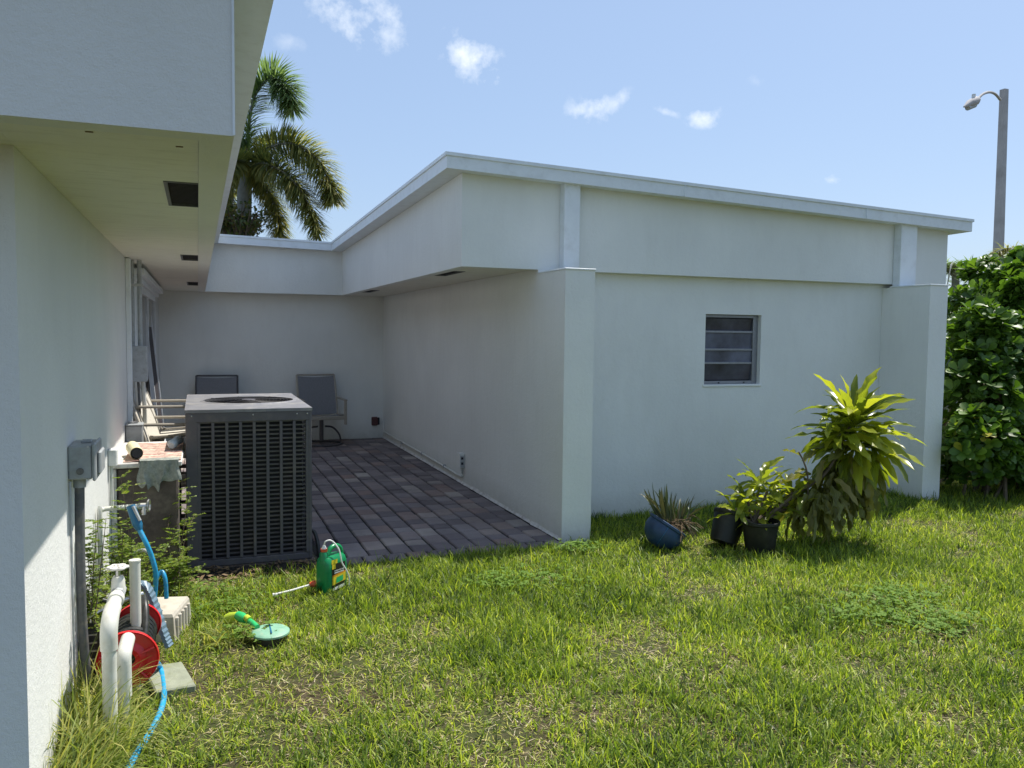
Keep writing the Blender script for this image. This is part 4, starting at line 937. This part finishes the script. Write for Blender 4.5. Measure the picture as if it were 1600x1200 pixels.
for px, py, n_, s_ in ((1188, 752, 15, .58), (1168, 778, 14, .52), (1210, 785, 13, .52), (1185, 805, 11, .45), (1228, 795, 14, .55), (1150, 795, 10, .45), (1238, 770, 10, .5), (1200, 765, 10, .55)):
    c = at(px, py, 5.03); MB().tube([(3.86, 5.0, .2), ((3.86+c.x)/2, 5.02, (.2+c.z)/2-.01), c], .009, 7).build('stem', 'bark', SP, True)
    whorl(SP, c+Vector((0, 0, .02)), n_, 1.25, -.3, s_, DL, .06)
# toppled blue pot with aloe
BP = root('plant_pot', 'round blue glazed pot lying on its side in the grass by the wall', 'plant pot', (3.32, 5.33, 0))
Mp = Matrix.Translation((3.30, 5.34, .105)) @ Matrix.Rotation(R(33), 4, 'Y') @ Matrix.Rotation(R(6), 4, 'X')
prof = [(0, -.125), (.06, -.122), (.10, -.10), (.135, -.06), (.153, -.015), (.152, .02), (.147, .045), (.158, .054), (.159, .070), (.147, .074), (.136, .045)]
MB().lathe(prof, (0, 0, 0), 30, Mp).build('pot', 'blue', BP, True)
MB().lathe([(0, .055), (.07, .062), (.139, .05)], (0, 0, 0), 20, Mp).build('soil', 'soil', BP, True)
for a_ in (.3, 2.2, 4.2): MB().tube([Mp @ Vector((r_*math.cos(a_)*1.004, r_*math.sin(a_)*1.004, z)) for r_, z in prof[2:8]], .0022, 5).build('glaze_line', 'hosedark', BP, True)
AL = root('aloe_plant', 'clump of grey green and reddish aloe leaves growing from the blue pot', 'plant', (3.4, 5.36, .2))
am = [leaf_mesh('leaf', 'aloe', .27, .024, c, .5, 7, 1, 0, i) for i, c in enumerate([[-.3, .5, .9], [-.9, .1, .6], [.2, .9, 1.3], [-.2, -.6, -.5]])]
for i in range(46):
    u = rn.uniform(-1, 1); b_ = Vector((3.37+u*.115, 5.35+rn.uniform(-.07, .06), .165+rn.uniform(-.02, .03)-.06*u)); az = (0 if u > 0 else math.pi)+rn.uniform(-.9, .9); el = 1.45-abs(u)*.5+rn.uniform(-.15, .1)
    s_ = rn.uniform(.65, 1.1); obj_from('leaf', rn.choice(am), AL, b_, orient(az, el, rn.uniform(-1, 1)), (s_, s_, s_))
m = MB()
for i in range(120):
    b_ = Vector((3.38+rn.gauss(0, .06), 5.32+rn.gauss(0, .05), .17+rn.gauss(0, .02))); e_ = b_+Vector((rn.gauss(.03, .05), rn.gauss(-.03, .04), -rn.uniform(.0, .12)))
    m.tube([b_, b_.lerp(e_, .5)+Vector((0, -.01, .02)), e_], rn.uniform(.0015, .004), 4)
m.build('dead_roots', 'thatch', AL, True)
for i in range(8):
    obj_from('leaf', rn.choice(am), AL, (3.45+rn.uniform(-.02, .05), 5.30, .18), orient(rn.uniform(-1.6, .2), -rn.uniform(.5, 1.3)), rn.uniform(.5, .8))

# ------------------------------------------------------------------ hedge shrubs
def obov(name, mat):
    V_ = []; prof = [(0, .08), (.25, .32), (.5, .68), (.72, .95), (.88, .86), (1, .30)]
    for i, (t_, w) in enumerate(prof):
        z = -.10*t_*t_
        for s_ in (-1, 0, 1): V_.append((t_*.108, s_*w*.034, z*.108*1.5 + abs(s_)*w*.010))
    me = bpy.data.meshes.new(name); me.from_pydata(V_, [], [(j*3+i, j*3+i+1, (j+1)*3+i+1, (j+1)*3+i) for j in range(5) for i in range(2)])
    me.polygons.foreach_set('use_smooth', [True]*10); me.materials.append(MT[mat]); return me
OB = obov('leaf', 'hedge'); OBV = np.array([v.co[:] for v in OB.vertices]); OBF = np.array([p.vertices[:] for p in OB.polygons])
def q2m(q): return np.array(q.to_matrix())
def shrub(label, base_, blobs, nros, seed, group, nparts=300):
    rs = random.Random(seed); sh = root('hedge_shrub', label, 'shrub', base_, group); leaves = []
    for b in range(nros):
        cx_, cy_, cz_, rx, ry, rz_ = rs.choice(blobs)
        th = rs.uniform(0, 2*math.pi); ph = math.acos(rs.uniform(-.55, 1)); d = Vector((math.sin(ph)*math.cos(th), math.sin(ph)*math.sin(th), math.cos(ph)))
        rad = rs.uniform(.62, 1.08)
        c = Vector((cx_+d.x*rx*rad, cy_+d.y*ry*rad, cz_+d.z*rz_*rad))
        if c.x < 7.02 and c.y > 5.60: c.x = 7.02+rs.uniform(0, .3) if c.y > 6.0 else c.x
        if c.x < 6.66 and c.y > 5.65: continue
        if c.z < .12: continue
        ax = (d*.7+Vector((rs.gauss(0, .35), rs.gauss(0, .35)-.1, rs.uniform(.3, 1.3)))).normalized()
        q = ax.to_track_quat('Z', 'Y'); n_ = rs.randint(6, 10); S = rs.uniform(.65, 1.3)
        for i in range(n_):
            az = i*2.4+rs.uniform(-.3, .3); el = .95-.85*(i/n_)+rs.uniform(-.2, .2)
            lq = q @ orient(az, el, rs.uniform(-.4, .4)); leaves.append((c+ax*(.03*(1-i/n_)), lq, S*rs.uniform(.75, 1.15)))
    leaves.sort(key=lambda l: l[0].x**2+l[0].y**2)
    # nearest outward leaves are single parts, the rest of the crown is one mass
    for p, q, s_ in leaves[:nparts]: obj_from('leaf', OB, sh, p, q, s_)
    rest_ = leaves[nparts:]; n_ = len(rest_); nv = len(OBV)
    Vv = np.concatenate([(OBV*s_)@q2m(q).T+np.array(p-Vector(base_)) for p, q, s_ in rest_]); Ff = np.concatenate([OBF+i*nv for i in range(n_)])
    me = npmesh('foliage', Vv, Ff, np.zeros((0, 3), int), 'hedge_s', np.repeat(rng.random(n_), nv), True)
    o = bpy.data.objects.new('foliage', me); COL.objects.link(o); o.parent = sh; o['kind'] = 'stuff'; ORG[o.name] = Vector(base_)
    for i in range(11):
        cx_, cy_, cz_, rx, ry, rz_ = rs.choice(blobs); e_ = Vector((cx_+rs.uniform(-.5, .5)*rx, cy_+rs.uniform(-.5, .5)*ry, cz_+rs.uniform(-.2, .7)*rz_)); b0 = Vector(base_)+Vector((rs.gauss(0, .10), rs.gauss(0, .10), -.05))
        MB().tube(spline([b0, b0.lerp(e_, .5)+Vector((rs.gauss(0, .08), rs.gauss(0, .08), .04)), e_], 5), 0, 6, True, list(np.linspace(.019, .006, 11))).build('branch', 'bark', sh, True)
HG = 'glossy round leaved shrubs of the right hand hedge'
shrub('hedge shrub closest to the right buttress with leaves touching the wall', (7.15, 5.78, .05), [(7.28, 5.95, .85, .40, .36, .65), (6.98, 5.66, .60, .36, .18, .30), (7.3, 5.8, .35, .45, .3, .32), (7.45, 6.05, 1.25, .38, .35, .5), (7.5, 6.1, 1.6, .22, .3, .3)], 640, 1, HG)
shrub('tall hedge shrub second from the buttress with yellowing leaves midway up', (7.85, 5.95, .05), [(7.9, 6.05, 1.1, .48, .42, .7), (7.95, 6.2, 1.6, .33, .4, .36), (8.05, 6.2, 2.0, .09, .09, .18), (7.75, 5.85, .65, .4, .35, .45), (7.8, 5.8, .3, .45, .3, .3)], 640, 2, HG)
shrub('hedge shrub rising highest in front of the street light pole', (8.6, 6.2, .05), [(8.55, 6.3, 1.3, .5, .45, .8), (8.5, 6.5, 2.0, .36, .4, .36), (8.62, 6.45, 2.28, .10, .10, .2), (8.35, 6.5, 2.15, .08, .08, .2), (8.5, 6.0, .65, .45, .4, .45), (8.4, 5.9, .3, .5, .3, .3)], 640, 3, HG)
shrub('hedge shrub at the right edge of the view', (9.5, 6.4, .05), [(9.4, 6.5, 1.3, .55, .5, .8), (9.3, 6.7, 2.0, .45, .4, .42), (9.1, 6.6, 2.45, .10, .1, .18), (9.35, 6.1, .6, .45, .4, .45), (9.2, 6.0, .3, .5, .3, .3)], 420, 4, HG)
shrub('hedge shrub in the back row seen above the buttress shrub', (7.9, 7.2, .05), [(8.4, 7.2, 1.1, .45, .5, .75), (9.1, 7.3, 1.9, .35, .4, .4), (8.95, 7.3, 2.22, .26, .3, .34), (8.62, 7.2, 1.85, .22, .3, .36)], 300, 5, HG)
shrub('hedge shrub in the back row behind the highest shrub', (9.3, 7.6, .05), [(9.5, 7.6, 1.5, .6, .5, .8), (10.1, 7.7, 1.8, .7, .5, .75), (9.9, 7.6, 2.5, .14, .14, .22)], 300, 6, HG)
# leaf litter and twigs below the hedge
m = MB()
for i in range(420):
    x = rn.uniform(-.15, .85); y = rn.uniform(5.5, 5.80); z = hgt(x, y)+.006+rn.uniform(0, .018); a = rn.uniform(0, 6.28); l = rn.uniform(.008, .028); w = l*.4
    d = Vector((math.cos(a), math.sin(a), rn.uniform(-.5, .5))); s_ = Vector((-math.sin(a), math.cos(a), rn.uniform(-.5, .5))); p = Vector((x, y, z))
    m.add([p-d*l, p-s_*w, p+d*l, p+s_*w], [(0, 1, 2, 3)])
o = m.build('leaf_litter', 'thatch', None, False, False); tag(o, 'brown leaf litter along the foot of the condenser', None, None, 'stuff')
m = MB()
for i in range(700):
    x = rn.uniform(6.65, 10); y = rn.uniform(5.55, 6.6); z = hgt(x, y)+.004+rn.uniform(0, .012); a = rn.uniform(0, 6.28); l = rn.uniform(.02, .05); w = l*.35
    d = Vector((math.cos(a), math.sin(a), rn.uniform(-.3, .3))); s_ = Vector((-math.sin(a), math.cos(a), rn.uniform(-.4, .4))); p = Vector((x, y, z))
    m.add([p-d*l, p-s_*w, p+d*l, p+s_*w], [(0, 1, 2, 3)])
o = m.build('leaf_litter', 'thatch', None, False, False); tag(o, 'dry brown leaf litter under the hedge', None, None, 'stuff')

# ------------------------------------------------------------------ weeds by the left wall
LF = np.array([(0, 0, 0), (.45, -.3, .02), (1, 0, 0), (.45, .3, .02)])
def weed(label, base_, top, nst, spread, lscale, seed, group=None, name='weed_plant'):
    rs = random.Random(seed); w = root(name, label, 'weed', base_, group); Vs = []; tn = []; st_ = MB()
    for k in range(nst):
        b0 = Vector(base_)+Vector((rs.gauss(0, .03), rs.gauss(0, .04), 0)); e_ = Vector((top[0]+rs.gauss(0, spread), top[1]+rs.gauss(0, spread), top[2]*rs.uniform(.55, 1.0)))
        P_ = spline([b0, b0.lerp(e_, .5)+Vector((rs.gauss(0, .03), rs.gauss(0, .03), .05)), e_], 8); st_.tube(P_, 0, 5, True, list(np.linspace(.004, .0012, len(P_))))
        for i, p in enumerate(P_):
            if i < 3: continue
            for side in (0, 1):
                az = rs.uniform(0, 6.28); br = Vector((math.cos(az), math.sin(az), rs.uniform(-.2, .5))).normalized(); bl = rs.uniform(.05, .11)*lscale*(1-.4*i/len(P_))
                st_.tube([p, p+br*bl], .0008, 3)
                nl = 7
                for j in range(nl):
                    for s_ in (-1, 1):
                        pp = p+br*bl*(j+1)/nl; q = br.to_track_quat('X', 'Z') @ Quaternion((0, 0, 1), s_*1.1+rs.uniform(-.3, .3)) @ Quaternion((1, 0, 0), rs.uniform(-.8, .8)); S = rs.uniform(.012, .020)*lscale
                        Vs.append((LF*S)@q2m(q).T+np.array(pp-Vector(base_))); tn.append(rs.random())
    st_.build('stems', 'bark', w)
    n_ = len(Vs); me = npmesh('leaflets', np.concatenate(Vs), np.arange(n_*4).reshape(-1, 4), np.zeros((0, 3), int), 'fern', np.repeat(tn, 4))
    o = bpy.data.objects.new('leaflets', me); COL.objects.link(o); o.parent = w; o['kind'] = 'stuff'
WG = 'feathery weeds between the left wall and the condenser'
weed('feathery green weed climbing in front of the dark conduit', (-.45, 4.0, 0), (-.44, 3.95, .80), 8, .04, 1, 21, WG)
weed('tall feathery weed crossing the white tap pipe', (-.40, 4.75, 0), (-.37, 4.6, .86), 10, .07, 1, 22, WG)
weed('bushy feathery weed in front of the dark counter', (-.34, 4.95, 0), (-.32, 4.95, .50), 6, .09, 1.0, 23, WG)
weed('feathery weed leaning against the left edge of the condenser', (-.14, 5.3, 0), (-.09, 5.42, .66), 3, .035, 1.0, 24, WG)
weed('low feathery weed spreading before the counter foot', (-.15, 5.15, 0), (-.12, 5.2, .26), 5, .10, 1.1, 25, WG)
weed('feathery weed low behind the hose reel', (-.42, 4.45, 0), (-.40, 4.4, .42), 8, .08, 1, 26, WG)
def tuft(label, cx_, cy_, n, Lr, spread, lean0, seed, name='grass_tuft', cat='grass tuft', group=None, wd=.0068, bias=None):
    r_ = np.random.default_rng(seed); n = int(n*1.5); b_ = np.stack([r_.normal(0, spread, n), r_.normal(0, spread*1.3, n), np.full(n, -.01)], 1)
    az = r_.uniform(0, 2*np.pi, n)
    if bias is not None: az = r_.normal(bias, 1.1, n)
    V_, F4, F3, T = blades(b_, az, np.abs(r_.normal(lean0, .25, n)), r_.uniform(*Lr, n), r_.uniform(wd*.6, wd*1.3, n), r_.random(n), r_.uniform(.05, .45, n), 5)
    me = npmesh(name, V_, F4, F3, 'tallgrass', T); o = bpy.data.objects.new(name, me); COL.objects.link(o); o.location = (cx_, cy_, hgt(cx_, cy_)); tag(o, label, cat, group); return o
TG = 'tall grass tufts along the left wall'
tuft('tall loose grass tuft at the near foot of the left wall', -.42, 3.02, 190, (.16, .42), .06, .45, 1, group=TG, bias=-.2)
tuft('tall arching grass tuft between the wall and the tall standpipe', -.42, 3.30, 260, (.18, .46), .065, .5, 2, group=TG)
tuft('dense yellow green grass tuft under the hose reel handle', -.43, 3.62, 240, (.15, .40), .06, .4, 3, group=TG)
tuft('grass tuft around the foot of the tall standpipe', -.27, 3.36, 120, (.08, .24), .06, .6, 4, group=TG)
tuft('grass tuft against the wall below the disconnect box', -.45, 3.95, 150, (.12, .36), .05, .4, 5, group=TG)
tuft('grass tuft beside the beige utility box', .08, 4.45, 130, (.07, .20), .06, .6, 6, group=TG)
tuft('grass tuft in front of the hose reel', -.36, 3.78, 110, (.10, .30), .06, .5, 7, group=TG)
tuft('grass tuft behind the beige utility box', -.2, 5.0, 120, (.08, .25), .09, .6, 8, group=TG)

# ------------------------------------------------------------------ lawn
def lawn():
    n = 500000; X_ = rng.uniform(-.5, 9.6, n); Y_ = rng.uniform(1.2, 6.4, n)
    k = np.ones(n, bool)
    vis_ = (X_ < 1.15*Y_*1.25+1.6); k &= vis_
    k &= ~((X_ < 2.9) & (Y_ > 5.61)); k &= ~((X_ > 2.6) & (X_ < 2.89) & (Y_ > 5.70)); k &= ~((Y_ > 6.34)); k &= ~((X_ > 6.36) & (X_ < 6.62) & (Y_ > 5.75))
    k &= ~((X_ > -.13) & (X_ < .77) & (Y_ > 5.68)); k &= ~((X_ < -.1) & (Y_ > 5.35))
    k &= ~(((X_-.335)**2+(Y_-4.34)**2) < .007); k &= ~((np.abs(X_+.14) < .085) & (np.abs(Y_-3.98) < .15))
    # sparse patches: straw and bare soil
    bare = []
    for x, y in zip(X_, Y_):
        v = mnoise.noise(Vector((x*1.5, y*1.5, 5)))*.75+mnoise.noise(Vector((x*5.5, y*5.5, 8)))*.5
        for (bx, by, br, bs) in ((1.75, 3.2, .5, .8), (.15, 4.0, .45, .75), (.3, 3.4, .6, .5), (2.3, 3.7, .45, .45), (.1, 5.45, .5, 1.1), (.55, 3.7, .4, .5), (3.0, 3.2, .3, .45), (4.6, 4.2, .35, .45), (2.9, 4.3, .25, .4), (3.9, 3.4, .5, .4), (6.0, 4.6, .6, .4), (-.1, 3.7, .35, .7)):
            v -= bs*math.exp(-((x-bx)**2+(y-by)**2)/(br*br))*.62
        bare.append(v)
    bare = np.array(bare); dens = np.clip(.96+.9*bare, .24, 1)
    # keep blades off the garden hose lying on the grass
    hp = np.array([(p.x, p.y) for p in HOSEP]); 
    for a_, b_ in hp: k &= ((X_-a_)**2+(Y_-b_)**2) > .00045
    # thin the shade strip along the condenser
    dens = np.where((Y_ > 5.45) & (X_ < .9), dens*.35, dens)
    k &= rng.random(n) < dens
    X_, Y_, bare, dens = X_[k], Y_[k], bare[k], dens[k]; n = len(X_)
    # gather blades into small tussocks
    cl = np.floor(rng.random(n)*n*.11).astype(int); cxs = X_[cl]; cys = Y_[cl]; mixf = rng.random(n) < .6
    r_ = rng.normal(0, .014, (n, 2)); nx_ = np.where(mixf, cxs+r_[:, 0], X_); ny_ = np.where(mixf, cys+r_[:, 1], Y_)
    bb = np.where(mixf, bare[cl], bare)
    Z_ = np.array([hgt(a, b) for a, b in zip(nx_, ny_)]); base_ = np.stack([nx_, ny_, Z_-.004], 1)
    straw = rng.random(n) < np.clip(.065-bb*.5, .03, .5)
    Ln = rng.gamma(6, .0112, n)*np.clip(.95+.5*bb, .45, 1.25); Ln = np.clip(Ln, .02, .15); Ln = np.where(straw, Ln*.75, Ln)
    Ln = np.where(Y_ > 5.3, Ln*.85, Ln)
    lean = np.abs(rng.normal(.55, .35, n)); lean = np.where(straw, rng.uniform(.9, 1.6, n), lean)
    W_ = rng.uniform(.003, .0078, n)*np.where(straw, .6, 1); curl = rng.uniform(0, .45, n)
    tone = np.clip(.33+.30*rng.normal(0, .95, n)-bb*.22, 0, .80); tone = np.where(straw, rng.uniform(.92, 1.25, n), tone)
    V_, F4, F3, T = blades(base_, rng.uniform(0, 2*np.pi, n), lean, Ln, W_, tone, curl, 3)
    me = npmesh('grass', V_, F4, F3, 'grass', T); o = bpy.data.objects.new('grass', me); COL.objects.link(o); tag(o, 'sunlit green lawn grass with straw patches', 'grass', None, 'stuff')
    print('blades', n)
    # thatch: flat dry bits over the soil
    n = 150000; X_ = rng.uniform(-.5, 9, n); Y_ = rng.uniform(1.2, 6.3, n); k = (X_ < 1.15*Y_*1.25+1.6) & ~((X_ < 2.9) & (Y_ > 5.60)); X_, Y_ = X_[k], Y_[k]; n = len(X_)
    Z_ = np.array([hgt(a, b) for a, b in zip(X_, Y_)]); 
    V_, F4, F3, T = blades(np.stack([X_, Y_, Z_+.002], 1), rng.uniform(0, 6.28, n), rng.uniform(1.25, 1.65, n), rng.uniform(.015, .06, n), rng.uniform(.0018, .0042, n), rng.choice([.86, 1.0, 1.2, .02, .3], n)*rng.uniform(.92, 1.1, n), rng.uniform(-.1, .15, n), 3)
    me = npmesh('thatch', V_, F4, F3, 'grass', T); o = bpy.data.objects.new('thatch', me); COL.objects.link(o); tag(o, 'dry straw thatch between the grass', 'thatch', None, 'stuff')
lawn()
def patch(label, spots, n, seed):
    r_ = random.Random(seed); Vs = []; tn = []
    Q = np.array([(0, 0, 0), (.5, -.42, .05), (1, 0, -.03), (.5, .42, .05)])
    for i in range(n):
        cx_, cy_, rr = r_.choice(spots); x = r_.gauss(cx_, rr*.55); y = r_.gauss(cy_, rr*.4)
        if y > 6.2: continue
        z = hgt(x, y)+r_.uniform(.03, .085); S = r_.uniform(.014, .026)
        a0 = r_.uniform(0, 6.28)
        for k in range(3):
            q = orient(a0+k*2.09, r_.uniform(-.1, .5)); Vs.append((Q*S)@q2m(q).T+np.array((x, y, z))); tn.append(r_.random())
    n_ = len(Vs); me = npmesh('clover', np.concatenate(Vs), np.arange(n_*4).reshape(-1, 4), np.zeros((0, 3), int), 'clover', np.repeat(tn, 4)); o = bpy.data.objects.new('clover', me); COL.objects.link(o); tag(o, label, 'clover', None, 'stuff')
patch('patch of broad leaved clover in the lawn at the right', [(3.55, 3.55, .35), (3.95, 3.7, .3), (3.8, 3.3, .25)], 620, 1)
patch('patch of clover in the lawn before the patio', [(2.05, 4.75, .28), (1.8, 4.8, .2), (2.6, 5.4, .15)], 420, 2)
patch('clover among the grass at the left by the utility box', [(.15, 4.9, .2), (.0, 5.2, .2), (.25, 4.4, .15)], 260, 3)

# ------------------------------------------------------------------ street light pole
PL = root('street_light', 'tall grey concrete street light pole with a curved arm lamp beyond the hedge', 'street light', tuple(at(1567, 515, 17)*Vector((1, 1, 0)) if False else Vector((at(1567, 300, 17).x, 17, 0))))
tp = at(1569, 140, 17); bx2 = PL.location.x
m = MB(); vs = []
for z, w in ((-.3, .122), (tp.z*.5, .108), (tp.z, .086)):
    xo = bx2+(tp.x-bx2)*z/tp.z; vs += [(xo+sx*w, 17+sy*w, z) for sx, sy in ((-1, -.8), (-.8, -1), (.8, -1), (1, -.8), (1, .8), (.8, 1), (-.8, 1), (-1, .8))]
m.add(vs, [(i*8+k, i*8+(k+1) % 8, (i+1)*8+(k+1) % 8, (i+1)*8+k) for i in range(2) for k in range(8)]+[tuple(range(16, 24))]); m.build('pole', 'pole', PL)
MB().tube(spline([at(1563, 156, 16.9), at(1555, 147, 16.8), at(1546, 144, 16.7), at(1536, 147, 16.6), at(1527, 155, 16.5)], 6), .035, 8).build('arm', 'pole', PL, True)
l0, l1 = at(1529, 155, 16.5), at(1506, 167, 16.4)
MB().tube([l0, l0.lerp(l1, .2), l0.lerp(l1, .6), l1], 0, 12, True, [.06, .12, .11, .02]).build('lamp_head', 'pole', PL, True)
MB().tube([l0.lerp(l1, .35)+Vector((0, 0, .08)), l0.lerp(l1, .35)+Vector((0, 0, .20))], .05, 10).build('photocell', 'white', PL, True)
MB().tube([l0.lerp(l1, .25)+Vector((0, 0, -.1)), l0.lerp(l1, .75)+Vector((0, 0, -.08))], .07, 10).build('lens', 'pvcgrey', PL, True)

# ------------------------------------------------------------------ palms and trees beyond the roof
def frond(parent, pts, n, ln, mat, seed, plume=1.0, name='frond', wl=.035):
    r_ = np.random.default_rng(seed); P_ = spline(pts, 10); P_ = np.array([tuple(p) for p in P_]); seg = len(P_)-1
    t_ = r_.uniform(.06, 1, n); f = t_*seg; i = np.minimum(f.astype(int), seg-1); u = (f-i)[:, None]; p = P_[i]*(1-u)+P_[i+1]*u
    tg = P_[np.minimum(i+1, seg)]-P_[i]; tg /= np.linalg.norm(tg, axis=1)[:, None]
    sd = np.cross(tg, np.array([0, 0, 1.])+1e-3); sd /= np.linalg.norm(sd, axis=1)[:, None]; up = np.cross(sd, tg)
    a = r_.uniform(0, 2*np.pi, n) if plume > .9 else np.where(r_.random(n) < .5, 0, np.pi)+r_.normal(0, .35, n)
    rad = sd*np.cos(a)[:, None]+up*np.sin(a)[:, None]; d = rad*.86+tg*.5; d /= np.linalg.norm(d, axis=1)[:, None]
    l = ln*(.68+.55*np.sin(np.pi*np.clip(t_*.8+.15, 0, 1)))*r_.uniform(.75, 1.1, n)
    g = np.array([0, 0, -1.]); s_ = np.cross(d, g); s_ /= (np.linalg.norm(s_, axis=1)[:, None]+1e-6)
    m1 = p+d*(l*.55)[:, None]+g*(l*.02)[:, None]; m2 = p+d*l[:, None]+g*(l*.16)[:, None]
    V_ = np.stack([p-s_*wl*.3, p+s_*wl*.3, m1+s_*wl*.5, m1-s_*wl*.5, m2], 1).reshape(-1, 3); b = (np.arange(n)*5)[:, None]
    o0 = np.array(org(parent)); tone = np.repeat(np.clip(r_.normal(.45, .25, n)+.35*(t_-.4)*0, 0, 1), 5)
    me = npmesh(name, V_-o0, b+np.array([[0, 1, 2, 3]]), b+np.array([[3, 2, 4]]), mat, tone); o = bpy.data.objects.new(name, me); COL.objects.link(o); o.parent = parent; ORG[o.name] = Vector(o0)
    MB().tube([Vector(q) for q in P_], 0, 6, True, list(np.linspace(.05, .008, len(P_)))).build('rachis', 'palmbark', parent, True)
YP = 20
PM = root('palm_tree', 'foxtail palm with arching bushy fronds rising behind the roof corner', 'palm tree', (1.0, YP, 0))
cr = at(388, 262, YP)
MB().tube([(1.03, YP, -.2), (1.02, YP, 2), at(381, 365, YP), at(382, 300, YP), at(386, 270, YP)], 0, 14, True, [.26, .2, .17, .165, .12]).build('trunk', 'palmbark', PM, True)
def A_(px, py, dy=0): return at(px, py, YP+dy)
FR = [([cr, A_(387, 215), A_(398, 150, -.3), A_(425, 122, -.6), A_(448, 140, -.9), A_(456, 168, -1)], 'palmgreen', .62),
      ([cr, A_(418, 232, -.5), A_(455, 224, -.9), A_(492, 245, -1.2), A_(515, 285, -1.4), A_(520, 312, -1.4)], 'palm', .56),
      ([cr, A_(415, 255, -.8), A_(450, 275, -1.3), A_(480, 315, -1.6), A_(498, 365, -1.8)], 'palm', .5),
      ([cr, A_(405, 280, -.2), A_(425, 310, -.4), A_(436, 350, -.6), A_(440, 395, -.7)], 'palm', .44),
      ([cr, A_(372, 250, -.6), A_(350, 262, -1.0), A_(335, 295, -1.2), A_(332, 330, -1.2)], 'palm', .46),
      ([cr, A_(370, 262, .5), A_(356, 285, .9), A_(352, 320, 1.1)], 'palm', .42),
      ([cr, A_(360, 205, .3), A_(335, 180, .5), A_(300, 190, .7), A_(280, 230, .8)], 'palmgreen', .5)]
for i, (p, mt, ln) in enumerate(FR): frond(PM, p, 1250, ln*.95, mt, i+50, wl=.03)
def tree(name, label, base_, c, rad, n, seed, mat='tree', lsz=.12, cat='tree', group=None, bare=0):
    rs = random.Random(seed); t_ = root(name, label, cat, base_, group); m = MB(); tips = []
    top = Vector(c); b0 = Vector(base_)
    m.tube([b0, b0.lerp(top, .5)+Vector((rs.uniform(-.1, .1), 0, 0)), top-Vector((0, 0, rad[2]*.3))], 0, 8, True, [.14, .09, .05])
    for i in range(26+bare):
        d = Vector((rs.gauss(0, 1), rs.gauss(0, 1), rs.gauss(.2, .8))).normalized(); e_ = top+Vector((d.x*rad[0], d.y*rad[1], d.z*rad[2]))*rs.uniform(.6, 1.0); s0 = b0.lerp(top, rs.uniform(.55, .95))
        P_ = spline([s0, s0.lerp(e_, .5)+Vector((0, 0, .15)), e_], 4); m.tube(P_, 0, 5, True, list(np.linspace(.03, .006, len(P_)))); tips += P_[3:]
    m.build('trunk', 'bark', t_, True); Vs = []; tn = []
    for i in range(n):
        p = rs.choice(tips)+Vector((rs.gauss(0, .12)*rad[0], rs.gauss(0, .12)*rad[1], rs.gauss(0, .12)*rad[2])); q = orient(rs.uniform(0, 6.28), rs.uniform(-1.2, 1.2), rs.uniform(-1, 1)); Vs.append((LF*lsz*rs.uniform(.6, 1.3))@q2m(q).T+np.array(p-b0)); tn.append(rs.random())
    me = npmesh('crown', np.concatenate(Vs), np.arange(len(Vs)*4).reshape(-1, 4), np.zeros((0, 3), int), mat, np.repeat(tn, 4)); o = bpy.data.objects.new('crown', me); COL.objects.link(o); o.parent = t_; o['kind'] = 'stuff'
tree('tree', 'low tree with bare twigs and reddish leaves under the palm', (.75, 19, 0), at(375, 345, 19), (.75, .7, .5), 1500, 3, bare=25, lsz=.10)
tree('tree', 'thin dark leaved tree in the far gap left of the palm trunk', (.2, 21, 0), at(350, 335, 21), (.7, .7, .7), 1300, 4, bare=20, lsz=.10)
c0 = at(1493, 432, 14)
PF = root('palm_tree', 'dark feathery palm peeking between the roof end and the hedge', 'palm tree', (c0.x, 14, 0))
MB().tube([(c0.x, 14, -.2), (c0.x+.1, 14, 1.5), c0], 0, 8, True, [.14, .11, .08]).build('trunk', 'palmbark', PF, True)
for k in range(11):
    a = k*2*math.pi/11+.3; L_ = 1.0; p = [c0, c0+Vector((math.cos(a)*.35*L_, math.sin(a)*.35, .25)), c0+Vector((math.cos(a)*.75*L_, math.sin(a)*.75, .18)), c0+Vector((math.cos(a)*1.05*L_, math.sin(a)*1.05, -.15))]
    frond(PF, p, 160, .34, 'palmgreen', 70+k, .5, wl=.022)
c1 = at(1596, 402, 15)
PG = root('palm_tree', 'small sunlit palm crown at the right edge above the hedge', 'palm tree', (c1.x, 15, 0))
MB().tube([(c1.x, 15, -.2), (c1.x-.05, 15, 1.5), c1], 0, 8, True, [.14, .11, .08]).build('trunk', 'palmbark', PG, True)
for k in range(11):
    a = k*2*math.pi/11; p = [c1, c1+Vector((math.cos(a)*.3, math.sin(a)*.3, .2)), c1+Vector((math.cos(a)*.65, math.sin(a)*.65, .12)), c1+Vector((math.cos(a)*.95, math.sin(a)*.95, -.2))]
    frond(PG, p, 150, .32, 'palm', 90+k, .5, wl=.022)

SC.render.engine = 'CYCLES'
print('tris', sum(len(o.data.polygons) for o in bpy.data.objects if o.type == 'MESH'))
